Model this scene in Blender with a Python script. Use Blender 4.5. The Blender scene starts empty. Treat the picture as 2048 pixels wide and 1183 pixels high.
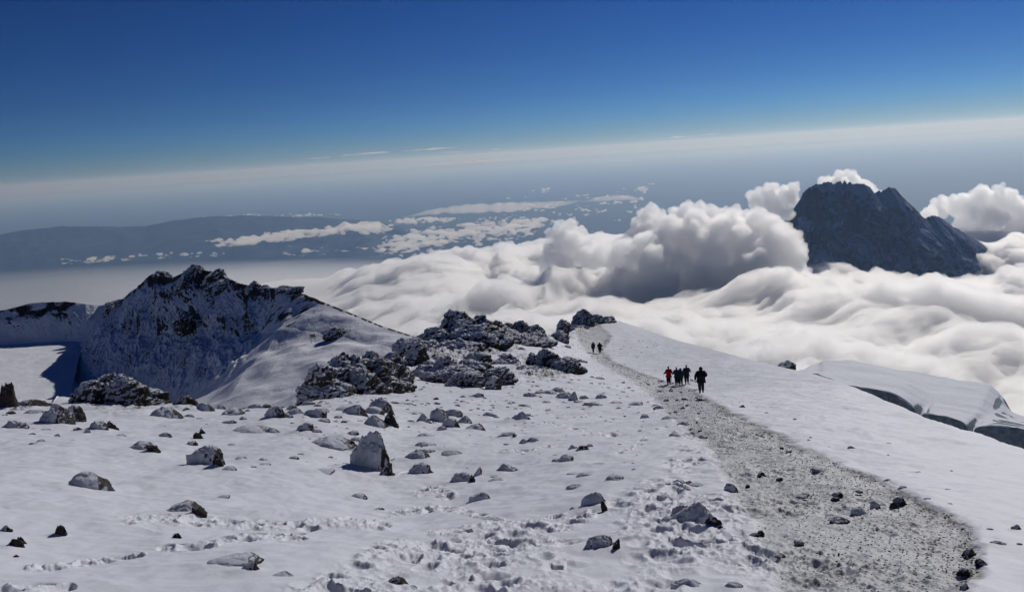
SKY_LOW = (2.9, 2.75, 3.0, 1); SKY_MID = (2.2, 3.15, 3.95, 1); SKY_HIGH = (1.8, 3.6, 5.0, 1); SKY_TOP_FILL = (3.0, 6.4, 10.0, 1)
HAZE_TOP = 600.0; HAZE_DENSITY = 1.15e-5; HAZE_COL = (0.37, 0.60, 1.0); HAZE_ANISO = 0.38
SEA_BUMPS = [(1000, 620, 170, 420, 350), (1230, 640, 150, 380, 300), (1520, 610, 190, 500, 350), (1700, 640, 160, 420, 320), (1900, 640, 170, 450, 300), (1100, 575, -170, 420, 260), (1420, 560, -120, 600, 220), (860, 560, 110, 600, 300), (1620, 560, 90, 500, 250), (1150, 600, 170, 500, 350), (1380, 580, 150, 700, 300), (1300, 600, 120, 500, 300), (1060, 560, -160, 500, 350), (950, 590, -60, 500, 300), (1330, 540, 230, 420, 380), (1480, 536, 230, 480, 380), (1240, 545, 150, 300, 300), (1230, 508, 90, 300, 400), (1140, 505, 110, 300, 300), (1960, 548, -360, 1100, 1000), (1750, 530, -120, 700, 500)]
import bpy, math, random, os
import numpy as np
from mathutils import Matrix, Vector
random.seed(7); RNG = np.random.default_rng(11)
SC = bpy.context.scene; COL = SC.collection
D = bpy.data
F = 1774.0                                  # focal length in pixels of a 2048 wide frame
PITCH = math.radians(9.1); ROLL = math.radians(3.8)
SUN_EL = math.radians(30.0); SUN_AZ = math.radians(33.0)    # azimuth to the right of +Y
# ---------------------------------------------------------------- camera
def _v(*a): return np.array(a, dtype=float)
FW = _v(0, math.cos(PITCH), -math.sin(PITCH)); U0 = _v(0, math.sin(PITCH), math.cos(PITCH)); R0 = _v(1, 0, 0)
UP = math.cos(ROLL)*U0 + math.sin(ROLL)*R0; RT = math.cos(ROLL)*R0 - math.sin(ROLL)*U0
def ray(px, py):
    px = np.asarray(px, float); py = np.asarray(py, float)
    a = (px-1024)/F; b = (591.5-py)/F
    return FW + a[..., None]*RT + b[..., None]*UP
def P(px, py, Y):
    d = ray(px, py); return d*(np.asarray(Y, float)/d[..., 1])[..., None]
def proj(x, y, z):
    w = x*FW[0]+y*FW[1]+z*FW[2]; w = np.where(w < 1e-3, 1e-3, w)
    return 1024+F*(x*RT[0]+y*RT[1]+z*RT[2])/w, 591.5-F*(x*UP[0]+y*UP[1]+z*UP[2])/w
cam = D.cameras.new('camera'); co = D.objects.new('camera', cam); COL.objects.link(co); SC.camera = co
co.matrix_world = Matrix(((RT[0], UP[0], -FW[0], 0), (RT[1], UP[1], -FW[1], 0), (RT[2], UP[2], -FW[2], 0), (0, 0, 0, 1)))
cam.sensor_width = 36; cam.lens = 36*F/2048; cam.clip_start = 0.1; cam.clip_end = 2.0e6
# ---------------------------------------------------------------- noise
def _hash(ix, iy, iz, s):
    h = (ix.astype(np.uint32)*np.uint32(374761393)) ^ (iy.astype(np.uint32)*np.uint32(668265263)) ^ (iz.astype(np.uint32)*np.uint32(2147483647-61)) ^ np.uint32(s*1274126177 & 0xffffffff)
    h = (h ^ (h >> np.uint32(13)))*np.uint32(1274126177); h = h ^ (h >> np.uint32(16)); h = h*np.uint32(2246822519); return h ^ (h >> np.uint32(15))
def vnoise(x, y, z=None, s=0):
    """gradient noise about -1..1"""
    x = np.asarray(x, float); y = np.asarray(y, float)
    if z is None:
        z0 = None
    ix = np.floor(x); iy = np.floor(y); fx = x-ix; fy = y-iy; ix = ix.astype(np.int64); iy = iy.astype(np.int64)
    ux = fx*fx*fx*(fx*(fx*6-15)+10); uy = fy*fy*fy*(fy*(fy*6-15)+10)
    if z is None:
        r = []
        for dx in (0, 1):
            for dy in (0, 1):
                h = _hash(ix+dx, iy+dy, ix*0, s); a = h.astype(np.float64)*(2*np.pi/4294967296.0)
                r.append(np.cos(a)*(fx-dx)+np.sin(a)*(fy-dy))
        a = r[0]+(r[2]-r[0])*ux; b = r[1]+(r[3]-r[1])*ux
        return (a+(b-a)*uy)*1.5
    z = np.asarray(z, float); iz = np.floor(z); fz = z-iz; iz = iz.astype(np.int64); uz = fz*fz*fz*(fz*(fz*6-15)+10)
    c = {}
    for dx in (0, 1):
        for dy in (0, 1):
            for dz in (0, 1):
                h = _hash(ix+dx, iy+dy, iz+dz, s)
                gx = ((h & np.uint32(1023)).astype(float)/511.5-1); gy = (((h >> np.uint32(10)) & np.uint32(1023)).astype(float)/511.5-1); gz = (((h >> np.uint32(20)) & np.uint32(1023)).astype(float)/511.5-1)
                c[dx, dy, dz] = gx*(fx-dx)+gy*(fy-dy)+gz*(fz-dz)
    l = lambda a, b, t: a+(b-a)*t
    return l(l(l(c[0,0,0], c[1,0,0], ux), l(c[0,1,0], c[1,1,0], ux), uy), l(l(c[0,0,1], c[1,0,1], ux), l(c[0,1,1], c[1,1,1], ux), uy), uz)*1.3
def fbm(x, y, z=None, o=4, g=0.5, lac=2.03, s=0):
    r = 0; a = 1; n = 0
    for k in range(o):
        f = lac**k; r = r+a*vnoise(x*f+k*17.3, y*f-k*9.1, None if z is None else z*f+k*5.7, s+k); n += a; a *= g
    return r/n
def ridged(x, y, z=None, o=4, g=0.5, lac=2.1, s=0):
    r = 0; a = 1; n = 0
    for k in range(o):
        f = lac**k; r = r+a*(1-np.abs(vnoise(x*f+k*7.3, y*f-k*3.1, None if z is None else z*f+k*2.7, s+k))*1.6); n += a; a *= g
    return r/n
def billow(x, y, z=None, o=4, g=0.5, lac=2.1, s=0):
    r = 0; a = 1; n = 0
    for k in range(o):
        f = lac**k; r = r+a*np.abs(vnoise(x*f+k*7.3, y*f-k*3.1, None if z is None else z*f+k*2.7, s+k)); n += a; a *= g
    return r/n
def cells(x, y, s=0):
    """F1 distance of 2D cells and a random number of the cell"""
    ix = np.floor(x).astype(np.int64); iy = np.floor(y).astype(np.int64); best = np.full(x.shape, 9.0); rid = np.zeros(x.shape)
    for dx in (-1, 0, 1):
        for dy in (-1, 0, 1):
            h = _hash(ix+dx, iy+dy, ix*0+3, s)
            px = ix+dx+(h & np.uint32(65535)).astype(float)/65535; py = iy+dy+((h >> np.uint32(16)) & np.uint32(65535)).astype(float)/65535
            d = (px-x)**2+(py-y)**2; m = d < best; best = np.where(m, d, best); rid = np.where(m, (h % np.uint32(1009)).astype(float)/1009, rid)
    return np.sqrt(best), rid
def sstep(a, b, x):
    t = np.clip((x-a)/(b-a), 0, 1); return t*t*(3-2*t)
# ---------------------------------------------------------------- mesh helpers
def mesh_from(name, V, Q, mat=None, smooth=True, attrs=None):
    V = np.asarray(V, dtype=np.float32).reshape(-1, 3); Q = np.asarray(Q, dtype=np.int32); k = Q.shape[1]
    me = D.meshes.new(name); me.vertices.add(len(V)); me.vertices.foreach_set('co', V.ravel())
    me.loops.add(Q.size); me.loops.foreach_set('vertex_index', Q.ravel())
    me.polygons.add(len(Q)); me.polygons.foreach_set('loop_start', np.arange(0, Q.size, k, dtype=np.int32))
    me.polygons.foreach_set('use_smooth', np.full(len(Q), smooth))
    me.update(calc_edges=True)
    if attrs:
        for n, a in attrs.items():
            at = me.attributes.new(n, 'FLOAT', 'POINT'); at.data.foreach_set('value', np.asarray(a, dtype=np.float32).ravel())
    if mat: me.materials.append(mat)
    return me
def grid_faces(n, m):
    i = np.arange(n*m).reshape(n, m)
    return np.stack([i[:-1, :-1], i[:-1, 1:], i[1:, 1:], i[1:, :-1]], -1).reshape(-1, 4)
def obj(name, me, parent=None, loc=None, **props):
    o = D.objects.new(name, me); COL.objects.link(o)
    if parent: o.parent = parent
    if loc is not None: o.location = loc
    for k, v in props.items(): o[k] = v
    return o
def catmull(A, n, axis=0):
    """resample control rows along the axis, Catmull-Rom"""
    A = np.moveaxis(np.asarray(A, float), axis, 0); k = len(A); t = np.linspace(0, k-1, n); i = np.minimum(t.astype(int), k-2); f = (t-i).reshape((-1,)+(1,)*(A.ndim-1))
    p0 = A[np.maximum(i-1, 0)]; p1 = A[i]; p2 = A[i+1]; p3 = A[np.minimum(i+2, k-1)]
    r = 0.5*((2*p1)+(p2-p0)*f+(2*p0-5*p1+4*p2-p3)*f*f+(3*p1-p0-3*p2+p3)*f*f*f)
    return np.moveaxis(r, 0, axis)
def linres(A, n, axis=0):
    A = np.moveaxis(np.asarray(A, float), axis, 0); k = len(A); t = np.linspace(0, k-1, n); i = np.minimum(t.astype(int), k-2); f = (t-i).reshape((-1,)+(1,)*(A.ndim-1))
    return np.moveaxis(A[i]*(1-f)+A[i+1]*f, 0, axis)
def grid_normals(G):
    du = np.gradient(G, axis=1); dv = np.gradient(G, axis=0); n = np.cross(du, dv); n /= np.linalg.norm(n, axis=-1, keepdims=True)+1e-12
    return np.where(n[..., 2:3] < 0, -n, n)
# ---------------------------------------------------------------- node helpers
def mat_new(name):
    m = D.materials.new(name); m.use_nodes = True; nt = m.node_tree; nt.nodes.clear(); return m, nt
class N:
    def __init__(s, nt): s.nt = nt
    def __call__(s, typ, ins=None, **kw):
        n = s.nt.nodes.new(typ)
        for k, v in kw.items(): setattr(n, k, v)
        for k, v in (ins or {}).items():
            i = n.inputs[k]
            if isinstance(v, bpy.types.NodeSocket): s.nt.links.new(v, i)
            else: i.default_value = v
        return n
    def math(s, op, a, b=0.0, c=None, clamp=False):
        n = s.nt.nodes.new('ShaderNodeMath'); n.operation = op; n.use_clamp = clamp
        for i, v in enumerate((a, b) if c is None else (a, b, c)):
            if isinstance(v, bpy.types.NodeSocket): s.nt.links.new(v, n.inputs[i])
            else: n.inputs[i].default_value = v
        return n.outputs[0]
    def ramp(s, x, a, b, lo=0.0, hi=1.0):
        n = s.nt.nodes.new('ShaderNodeMapRange'); n.interpolation_type = 'SMOOTHSTEP'
        s.nt.links.new(x, n.inputs[0])
        for i, v in zip((1, 2, 3, 4), (a, b, lo, hi)): n.inputs[i].default_value = v
        return n.outputs[0]
    def mix(s, f, a, b):
        n = s.nt.nodes.new('ShaderNodeMix'); n.data_type = 'RGBA'
        for i, v in ((0, f), (6, a), (7, b)):
            if isinstance(v, bpy.types.NodeSocket): s.nt.links.new(v, n.inputs[i])
            else: n.inputs[i].default_value = v
        return n.outputs[2]
# ---------------------------------------------------------------- light
W = D.worlds.new('World'); SC.world = W; W.use_nodes = True; nt = W.node_tree; nt.nodes.clear(); n = N(nt)
sky = n('ShaderNodeTexSky', sky_type='NISHITA', sun_disc=False, sun_elevation=SUN_EL, sun_rotation=SUN_AZ, altitude=5700.0, air_density=1.0, dust_density=0.35, ozone_density=2.0)
SKY_STRENGTH = 0.1
sc_ = n('ShaderNodeVectorMath', {0: sky.outputs[0], 1: (0.1, 0.1, 0.1)}, operation='MULTIPLY')
gm = n('ShaderNodeGamma', {'Color': sc_.outputs[0], 'Gamma': 1.7})
tcw = n('ShaderNodeTexCoord'); sz = n('ShaderNodeSeparateXYZ', {'Vector': tcw.outputs['Generated']})
tint = n.mix(n.ramp(sz.outputs[2], -0.01, 0.05), SKY_LOW, SKY_MID); tint = n.mix(n.ramp(sz.outputs[2], 0.045, 0.18), tint, SKY_HIGH)
tint = n.mix(n.ramp(sz.outputs[2], 0.22, 0.7), tint, SKY_TOP_FILL)  # unseen overhead sky raised above its natural tint, added blue fill for the shadows
s2 = n('ShaderNodeVectorMath', {0: gm.outputs[0], 1: tint}, operation='MULTIPLY')
bg = n('ShaderNodeBackground', {'Color': s2.outputs[0], 'Strength': SKY_STRENGTH}); n('ShaderNodeOutputWorld', {'Surface': bg.outputs[0]})
sl = D.lights.new('sun', 'SUN'); sl.energy = 2.75; sl.angle = math.radians(0.53); sl.color = (1.0, 0.965, 0.91)
so = D.objects.new('sun', sl); COL.objects.link(so)
sd = Vector((math.sin(SUN_AZ)*math.cos(SUN_EL), math.cos(SUN_AZ)*math.cos(SUN_EL), math.sin(SUN_EL)))
so.rotation_euler = sd.to_track_quat('Z', 'Y').to_euler()
SC.view_settings.view_transform = 'Standard'; SC.view_settings.look = 'None'; SC.view_settings.exposure = 0.0; SC.view_settings.gamma = 1.0
SC.render.engine = 'CYCLES'
cy = SC.cycles; cy.use_denoising = True
try: cy.denoiser = 'OPENIMAGEDENOISE'
except Exception: pass
cy.max_bounces = 22; cy.volume_bounces = 20; cy.diffuse_bounces = 3; cy.glossy_bounces = 2; cy.transparent_max_bounces = 16; cy.transmission_bounces = 2
cy.use_adaptive_sampling = True; cy.adaptive_threshold = 0.03
cy.caustics_reflective = False; cy.caustics_refractive = False
# ================================================================ near snow slope
CREST = np.array([(-500, 830, 36), (-250, 815, 38), (0, 810, 40), (60, 806, 41), (140, 803, 42), (260, 806, 42), (340, 812, 42), (400, 817, 42), (470, 819, 42), (540, 818, 42), (600, 810, 44), (640, 796, 50), (700, 776, 60), (760, 750, 72), (800, 722, 88), (840, 697, 100), (880, 684, 112), (930, 680, 116), (980, 674, 120), (1040, 672, 126), (1090, 672, 140), (1130, 668, 152), (1160, 656, 163), (1190, 645, 172), (1235, 640, 176), (1300, 660, 166), (1400, 691, 135), (1480, 714, 104), (1553, 731, 90), (1600, 741, 80), (1671, 761, 66), (1768, 799, 48), (1848, 834, 36), (1923, 858, 29), (2048, 898, 22), (2200, 936, 17.5), (2450, 990, 13.5)], float)
INNER = np.array([(-250, 1183, 6.6), (0, 1183, 6.8), (500, 1183, 7.0), (1024, 1183, 7.2), (1500, 1183, 6.8), (2048, 1183, 6.3), (2400, 1183, 6.0), (-250, 950, 14.5), (0, 950, 15), (400, 900, 22), (740, 950, 20), (1300, 950, 15), (1650, 960, 12.7), (1650, 850, 26), (2000, 1000, 11), (1402, 788, 55), (1338, 772, 78), (1186, 706, 131), (1050, 760, 70), (1000, 850, 33), (880, 762, 68), (1200, 850, 32), (1280, 760, 82), (640, 850, 28), (1500, 800, 46), (1700, 900, 18.5), (1900, 930, 16), (300, 1050, 11)], float)
def _ctl(A):
    p = P(A[:, 0], A[:, 1], A[:, 2]); return p[:, 0]/p[:, 1], np.log(A[:, 2]), -(p[:, 2]+1.7)/p[:, 1]
cu, cl, cs = [np.concatenate(z) for z in zip(_ctl(CREST), _ctl(INNER))]
def _k(r): return np.where(r > 1e-9, r*r*np.log(r+1e-12), 0)
TU, TL = 3.2, 1.0
def tps_fit(a, b, v, lam=1e-4):
    n = len(a); r = np.hypot(a[:, None]-a[None], b[:, None]-b[None]); K = _k(r)+lam*np.eye(n); Q = np.stack([np.ones(n), a, b], 1)
    M = np.block([[K, Q], [Q.T, np.zeros((3, 3))]]); return np.linalg.solve(M, np.concatenate([v, np.zeros(3)]))
TP = tps_fit(cu*TU, cl*TL, cs, 3e-4)
def tps_eval(u, l):
    u = u*TU; l = l*TL; r = TP[-3]+TP[-2]*u+TP[-1]*l
    for k in range(len(cu)): r = r+TP[k]*_k(np.hypot(u-cu[k]*TU, l-cl[k]*TL))
    return r
cr_u = _ctl(CREST)[0]; cr_Y = CREST[:, 2]
def crestY(u): return np.interp(u, cr_u, cr_Y)
# coarse table of the slope for fast look-up
TBu = np.linspace(-1.7, 1.7, 500); TBl = np.linspace(math.log(5.0), math.log(185), 300)
TB = tps_eval(np.clip(TBu, -0.78, 0.80)[:, None], TBl[None, :])
def slope_lookup(u, l):
    fu = np.clip((u-TBu[0])/(TBu[1]-TBu[0]), 0, len(TBu)-1.001); fl = np.clip((l-TBl[0])/(TBl[1]-TBl[0]), 0, len(TBl)-1.001)
    i = fu.astype(int); j = fl.astype(int); a = fu-i; b = fl-j
    return (TB[i, j]*(1-a)+TB[i+1, j]*a)*(1-b)+(TB[i, j+1]*(1-a)+TB[i+1, j+1]*a)*b
MOUNDS = []        # (x, y, radius, height) snow banked against rocks
def gz0(x, y):
    x = np.asarray(x, float); y = np.asarray(y, float)
    u = x/np.maximum(y, 0.5); Yc = crestY(u); Ye = np.minimum(y, Yc); s = slope_lookup(u, np.log(np.maximum(Ye, 5.0)))
    z = -1.7-s*y; d = np.maximum(y-Yc*0.995, 0)
    z = z-0.55*d*d/(d+0.04*Yc)
    near = np.clip(y/Yc, 0, 1)
    z = z+0.20*fbm(x/3.1, y/3.4, o=5, g=0.52, s=51)*sstep(0, 12, y)*(1-0.7*sstep(0.85, 1, near))+0.35*fbm(x/13, y/15, o=2, s=52)*sstep(15, 35, y)*(1-sstep(0.8, 1.0, near))
    return z
ROCKY = [(880, 700, 90, 30, 1.0), (970, 690, 80, 24, 0.9), (1040, 675, 60, 16, 0.8), (1105, 672, 50, 14, 0.7), (1150, 655, 30, 16, 0.8), (1095, 738, 75, 22, 0.9), (1060, 720, 40, 14, 0.6), (720, 765, 100, 34, 1.0), (790, 735, 50, 24, 0.8), (235, 800, 95, 28, 0.7), (930, 745, 90, 22, 0.7), (840, 735, 50, 18, 0.7), (365, 812, 40, 10, .4), (30, 815, 50, 10, .5), (1190, 690, 30, 6, .3), (880, 840, 60, 14, .35), (760, 838, 60, 14, .35)]
def rocky(x, y, z):
    px, py = proj(x, y, z); m = 0*px; nz = 0.3*fbm(x/2.0, y/3.0, o=3, s=95)
    for (cx, cy, a, b, k) in ROCKY: m = np.maximum(m, k*(1-sstep(0.35, 1.25, np.hypot((px-cx)/a, (py-cy)/b)+nz)))
    return m
def gz(x, y):
    z = gz0(x, y)
    for (mx, my, r, h) in MOUNDS: z = z+h*np.exp(-((x-mx)**2+(y-my)**2)/(r*r))
    return z
def hit(px, py, y0=4.0, y1=200.0, fn=None):
    """where the pixel's ray first meets the ground"""
    fn = fn or gz; d = ray(px, py); ys = np.geomspace(y0, y1, 900); p = d[None, :]*(ys/d[1])[:, None]; below = p[:, 2] < fn(p[:, 0], p[:, 1]); i = int(np.argmax(below))
    if not below.any() or i == 0: i = int(np.argmin(p[:, 2]-fn(p[:, 0], p[:, 1])))
    return p[i]
# ---- path, churned snow and trails, told by where they lie on the slope
PATH = np.array([(640, 1170, 1190), (672, 1150, 1225), (700, 1168, 1206), (720, 1188, 1226), (740, 1222, 1272), (760, 1262, 1330), (780, 1286, 1395), (800, 1308, 1425), (830, 1335, 1482), (860, 1372, 1545), (900, 1415, 1632), (950, 1450, 1745), (1000, 1480, 1865), (1050, 1505, 1950), (1100, 1530, 1960), (1183, 1560, 1950), (1400, 1650, 1990)], float)
CHURN = np.array([(600, 1170, 1190), (700, 1168, 1200), (760, 1255, 1330), (800, 1295, 1420), (860, 1350, 1530), (900, 1335, 1610), (950, 1300, 1700), (1000, 1220, 1800), (1040, 1050, 1880), (1080, 760, 1900), (1130, 660, 1900), (1183, 560, 1900), (1400, 300, 1950)], float)
TRAILS = [([(262, 1042), (380, 1038), (470, 1050), (600, 1052), (690, 1046), (760, 1052)], 15), ([(330, 1098), (430, 1090), (500, 1076), (600, 1074)], 12), ([(60, 1140), (160, 1128), (280, 1112)], 10), ([(840, 985), (880, 978), (900, 990)], 12),
          ([(780, 1030), (870, 1015), (960, 1030), (1060, 1058)], 10), ([(870, 1068), (1000, 1050), (1130, 1052), (1180, 1030)], 14), ([(0, 1178), (140, 1172)], 9), ([(1240, 905), (1290, 880)], 6), ([(1000, 905), (1060, 900), (1110, 893)], 4), ([(1090, 845), (1200, 868), (1240, 870)], 4)]
def seg_dist(px, py, pts, sy=2.0):
    best = np.full(px.shape, 1e9)
    for (ax, ay), (bx, by) in zip(pts[:-1], pts[1:]):
        dx, dy = bx-ax, (by-ay)*sy; t = np.clip(((px-ax)*dx+(py-ay)*sy*dy)/(dx*dx+dy*dy), 0, 1)
        best = np.minimum(best, np.hypot(px-ax-t*dx, (py-ay)*sy-t*dy))
    return best
def masks(x, y, z):
    px, py = proj(x, y, z); k = np.clip((py-600)/500, 0.12, 1.2)
    jx = 56*k*fbm(x*0.9, y*0.7, o=6, g=0.66, s=61)
    L = np.interp(py, PATH[:, 0], PATH[:, 1]); R = np.interp(py, PATH[:, 0], PATH[:, 2]); q = px+jx
    path = sstep(-14*k-3, 22*k+3, q-L)*(1-sstep(-40*k-2, 10*k+2, q-R))
    rim = np.exp(-((q-R+22*k)/(26*k+2))**2)
    L2 = np.interp(py, CHURN[:, 0], CHURN[:, 1]); R2 = np.interp(py, CHURN[:, 0], CHURN[:, 2]); jj = 80*k*fbm(x*0.7+9, y*0.35, o=3, s=62)
    ch = sstep(-40*k, 60*k, px+jj-L2)*(1-sstep(-60*k, 20*k, q-R2))
    tr = 0*px
    for pts, w in TRAILS: tr = np.maximum(tr, 1-sstep(0.5, 1.3, seg_dist(px, py+7*fbm(x*1.1, y*.6, o=2, s=66), pts)/(w*1.3)))
    return path, rim, np.clip(ch, 0, 1), tr, px, py
def micro(x, y, path, churn, tr):
    """foot-churned snow: holes, rims and lumps of real depth"""
    h = 0.014*fbm(x/0.5, y/0.7, o=4, s=71)+0.020*ridged(x/1.7+0.6*vnoise(x, y, s=78), y/0.9, o=3, s=79)
    c1, r1 = cells(x/0.33+0.4*vnoise(x*2, y*2, s=1), y/0.42+0.4*vnoise(x*2+5, y*2, s=2), s=72)
    hole = np.where(r1 < 0.62, -0.075*(1-sstep(0.12, 0.55, c1))+0.022*np.exp(-((c1-0.55)/0.13)**2), 0.0)
    c2, r2 = cells(x/0.11, y/0.12, s=73); lump = 0.026*(1-sstep(0.0, 0.5+0.15*r2, c2))*(r2 > 0.45)
    c3, r3 = cells(x/0.055, y/0.06, s=74); lump2 = 0.013*(1-sstep(0.0, 0.55, c3))*(r3 > 0.5)
    rough = 0.035*fbm(x/0.25, y/0.3, o=4, g=0.6, s=75)
    c = np.maximum(churn*0.95*(1-0.45*path), tr*(1-path))
    pt = sstep(-0.35, 0.25, fbm(x/1.3, y/1.7, o=2, s=76))
    h = h+np.maximum(c*pt, tr*(1-path))*(hole+lump+lump2+rough)
    pr = 0.011*(1-sstep(0.0, 0.5, c2))*(r2 > 0.5)+0.010*(1-sstep(0, .5, c3))*(r3 > 0.4)+0.022*fbm(x/0.4, y/0.4, o=4, g=0.62, s=77)
    h = h+path*(pr-0.05)
    return h
def build_slope(nc=1400, nr=1100, nb=110):
    uc = np.concatenate([np.linspace(-1.6, -0.705, 50), np.linspace(-0.70, 0.72, nc), np.linspace(0.726, 1.6, 50)])
    Yc = crestY(uc)[None, :]; t = np.linspace(0, 1, nr)[:, None]; b = np.linspace(0, 1, nb)[1:, None]
    YY = np.concatenate([2.0*(Yc*1.02/2.0)**t, Yc*1.02+(b**1.6)*(110+0*Yc)], 0); XX = uc[None, :]*YY
    Z = gz0(XX, YY)
    for (mx, my, r, h) in MOUNDS:
        j = np.nonzero(np.abs(uc-mx/my) < 3*r/my+0.002)[0]
        if len(j):
            a, b_ = j[0], j[-1]+1; sel = np.nonzero(np.abs(YY[:, (a+b_)//2]-my) < 3.5*r+0.04*my)[0]
            if len(sel): i0, i1 = sel[0], sel[-1]+1; Z[i0:i1, a:b_] += h*np.exp(-((XX[i0:i1, a:b_]-mx)**2+(YY[i0:i1, a:b_]-my)**2)/(r*r))
    path, rim, ch, tr, px, py = masks(XX, YY, Z)
    Z = Z+micro(XX, YY, path, ch, tr)
    inner = (YY < Yc*1.02)
    rk = rocky(XX, YY, Z); Z = Z+rk*np.clip(YY/60, .25, 1.2)*(0.95*(ridged(XX/2.6, YY/4.2, o=5, g=0.58, s=96)-0.42)+0.25*fbm(XX/0.7, YY/1.0, o=3, s=97))
    path = path*inner; rimA = rim*path
    back = sstep(1.0, 1.15, YY/Yc)
    # rubble rock field: thin snow over the outcrops' surroundings
    me = mesh_from('snow_slope', np.stack([XX, YY, Z], -1), grid_faces(*XX.shape), M_SNOW, attrs={'path': path, 'rim': rimA, 'churn': np.maximum(ch, tr)*inner, 'rocky': rk})
    return obj('snow_ground', me, kind='structure')
def snow_material():
    m, nt = mat_new('snow'); n = N(nt)
    tc = n('ShaderNodeTexCoord'); ob = tc.outputs['Object']; geo = n('ShaderNodeNewGeometry'); sx = n('ShaderNodeSeparateXYZ', {'Vector': geo.outputs['Normal']})
    ap = n('ShaderNodeAttribute', attribute_name='path').outputs['Fac']; ar = n('ShaderNodeAttribute', attribute_name='rim').outputs['Fac']; ac = n('ShaderNodeAttribute', attribute_name='churn').outputs['Fac']
    n1 = n('ShaderNodeTexNoise', {'Vector': ob, 'Scale': 9.0, 'Detail': 7.0, 'Roughness': 0.68}).outputs[0]
    n2 = n('ShaderNodeTexNoise', {'Vector': ob, 'Scale': 1.3, 'Detail': 5.0, 'Roughness': 0.6}).outputs[0]
    n3 = n('ShaderNodeTexNoise', {'Vector': ob, 'Scale': 38.0, 'Detail': 4.0, 'Roughness': 0.7}).outputs[0]
    snow = n.mix(n2, (0.62, 0.65, 0.72, 1), (0.69, 0.71, 0.77, 1))
    packed = n.mix(n1, (0.34, 0.345, 0.365, 1), (0.56, 0.57, 0.60, 1))
    soil = n.mix(n3, (0.045, 0.034, 0.026, 1), (0.19, 0.155, 0.12, 1))
    c = n.mix(n.math('MULTIPLY', ap, 0.75), snow, packed)
    f = n.math('ADD', n.math('MULTIPLY', n1, 0.55), n.math('ADD', n.math('MULTIPLY', n2, 0.35), n.math('MULTIPLY', n3, 0.35)))
    d1 = n.math('MULTIPLY', n.ramp(f, 0.60, 0.73), n.math('MULTIPLY', ap, 0.75))
    n4 = n('ShaderNodeTexNoise', {'Vector': ob, 'Scale': 0.55, 'Detail': 3.0}).outputs[0]
    d2 = n.math('MULTIPLY', n.ramp(f, 0.52, 0.66), n.math('MULTIPLY', ar, n.ramp(n4, 0.36, 0.58)))
    d3 = n.math('MULTIPLY', n.ramp(f, 0.74, 0.8), n.math('MULTIPLY', ac, 0.4))
    d = n.math('MAXIMUM', n.math('MAXIMUM', d1, d2), d3)
    grit = n.mix(n3, (0.035, 0.036, 0.042, 1), (0.15, 0.15, 0.165, 1)); c = n.mix(n.math('MAXIMUM', d1, d3), c, grit); c = n.mix(d2, c, soil)
    rk = n('ShaderNodeAttribute', attribute_name='rocky').outputs['Fac']
    n5 = n('ShaderNodeTexNoise', {'Vector': ob, 'Scale': 1.1, 'Detail': 8.0, 'Roughness': 0.7}).outputs[0]
    rf = n.math('ADD', n.math('MULTIPLY', n.math('SUBTRACT', 0.93, sx.outputs[2]), 1.6), n.math('MULTIPLY', n.math('SUBTRACT', n5, 0.5), 1.2)); rf = n.math('MULTIPLY', n.ramp(rf, -0.06, 0.10), n.ramp(rk, 0.15, 0.5))
    c = n.mix(rf, c, n.mix(n1, (0.018, 0.017, 0.018, 1), (0.075, 0.07, 0.068, 1)))
    bp = n('ShaderNodeBump', {'Height': n.math('ADD', n.math('MULTIPLY', n3, 0.4), n1), 'Strength': 0.35, 'Distance': 0.02})
    b = n('ShaderNodeBsdfPrincipled', {'Base Color': c, 'Roughness': 0.62, 'Normal': bp.outputs[0]}); b.inputs['Specular IOR Level'].default_value = 0.25
    # glinting ice grains
    v = n('ShaderNodeTexVoronoi', {'Vector': ob, 'Scale': 70.0}); g = n.math('MULTIPLY', n.math('LESS_THAN', v.outputs['Distance'], 0.16), n.math('GREATER_THAN', n('ShaderNodeSeparateColor', {0: v.outputs['Color']}).outputs[0], 0.93))
    n('ShaderNodeOutputMaterial', {'Surface': b.outputs[0]}); return m
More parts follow.
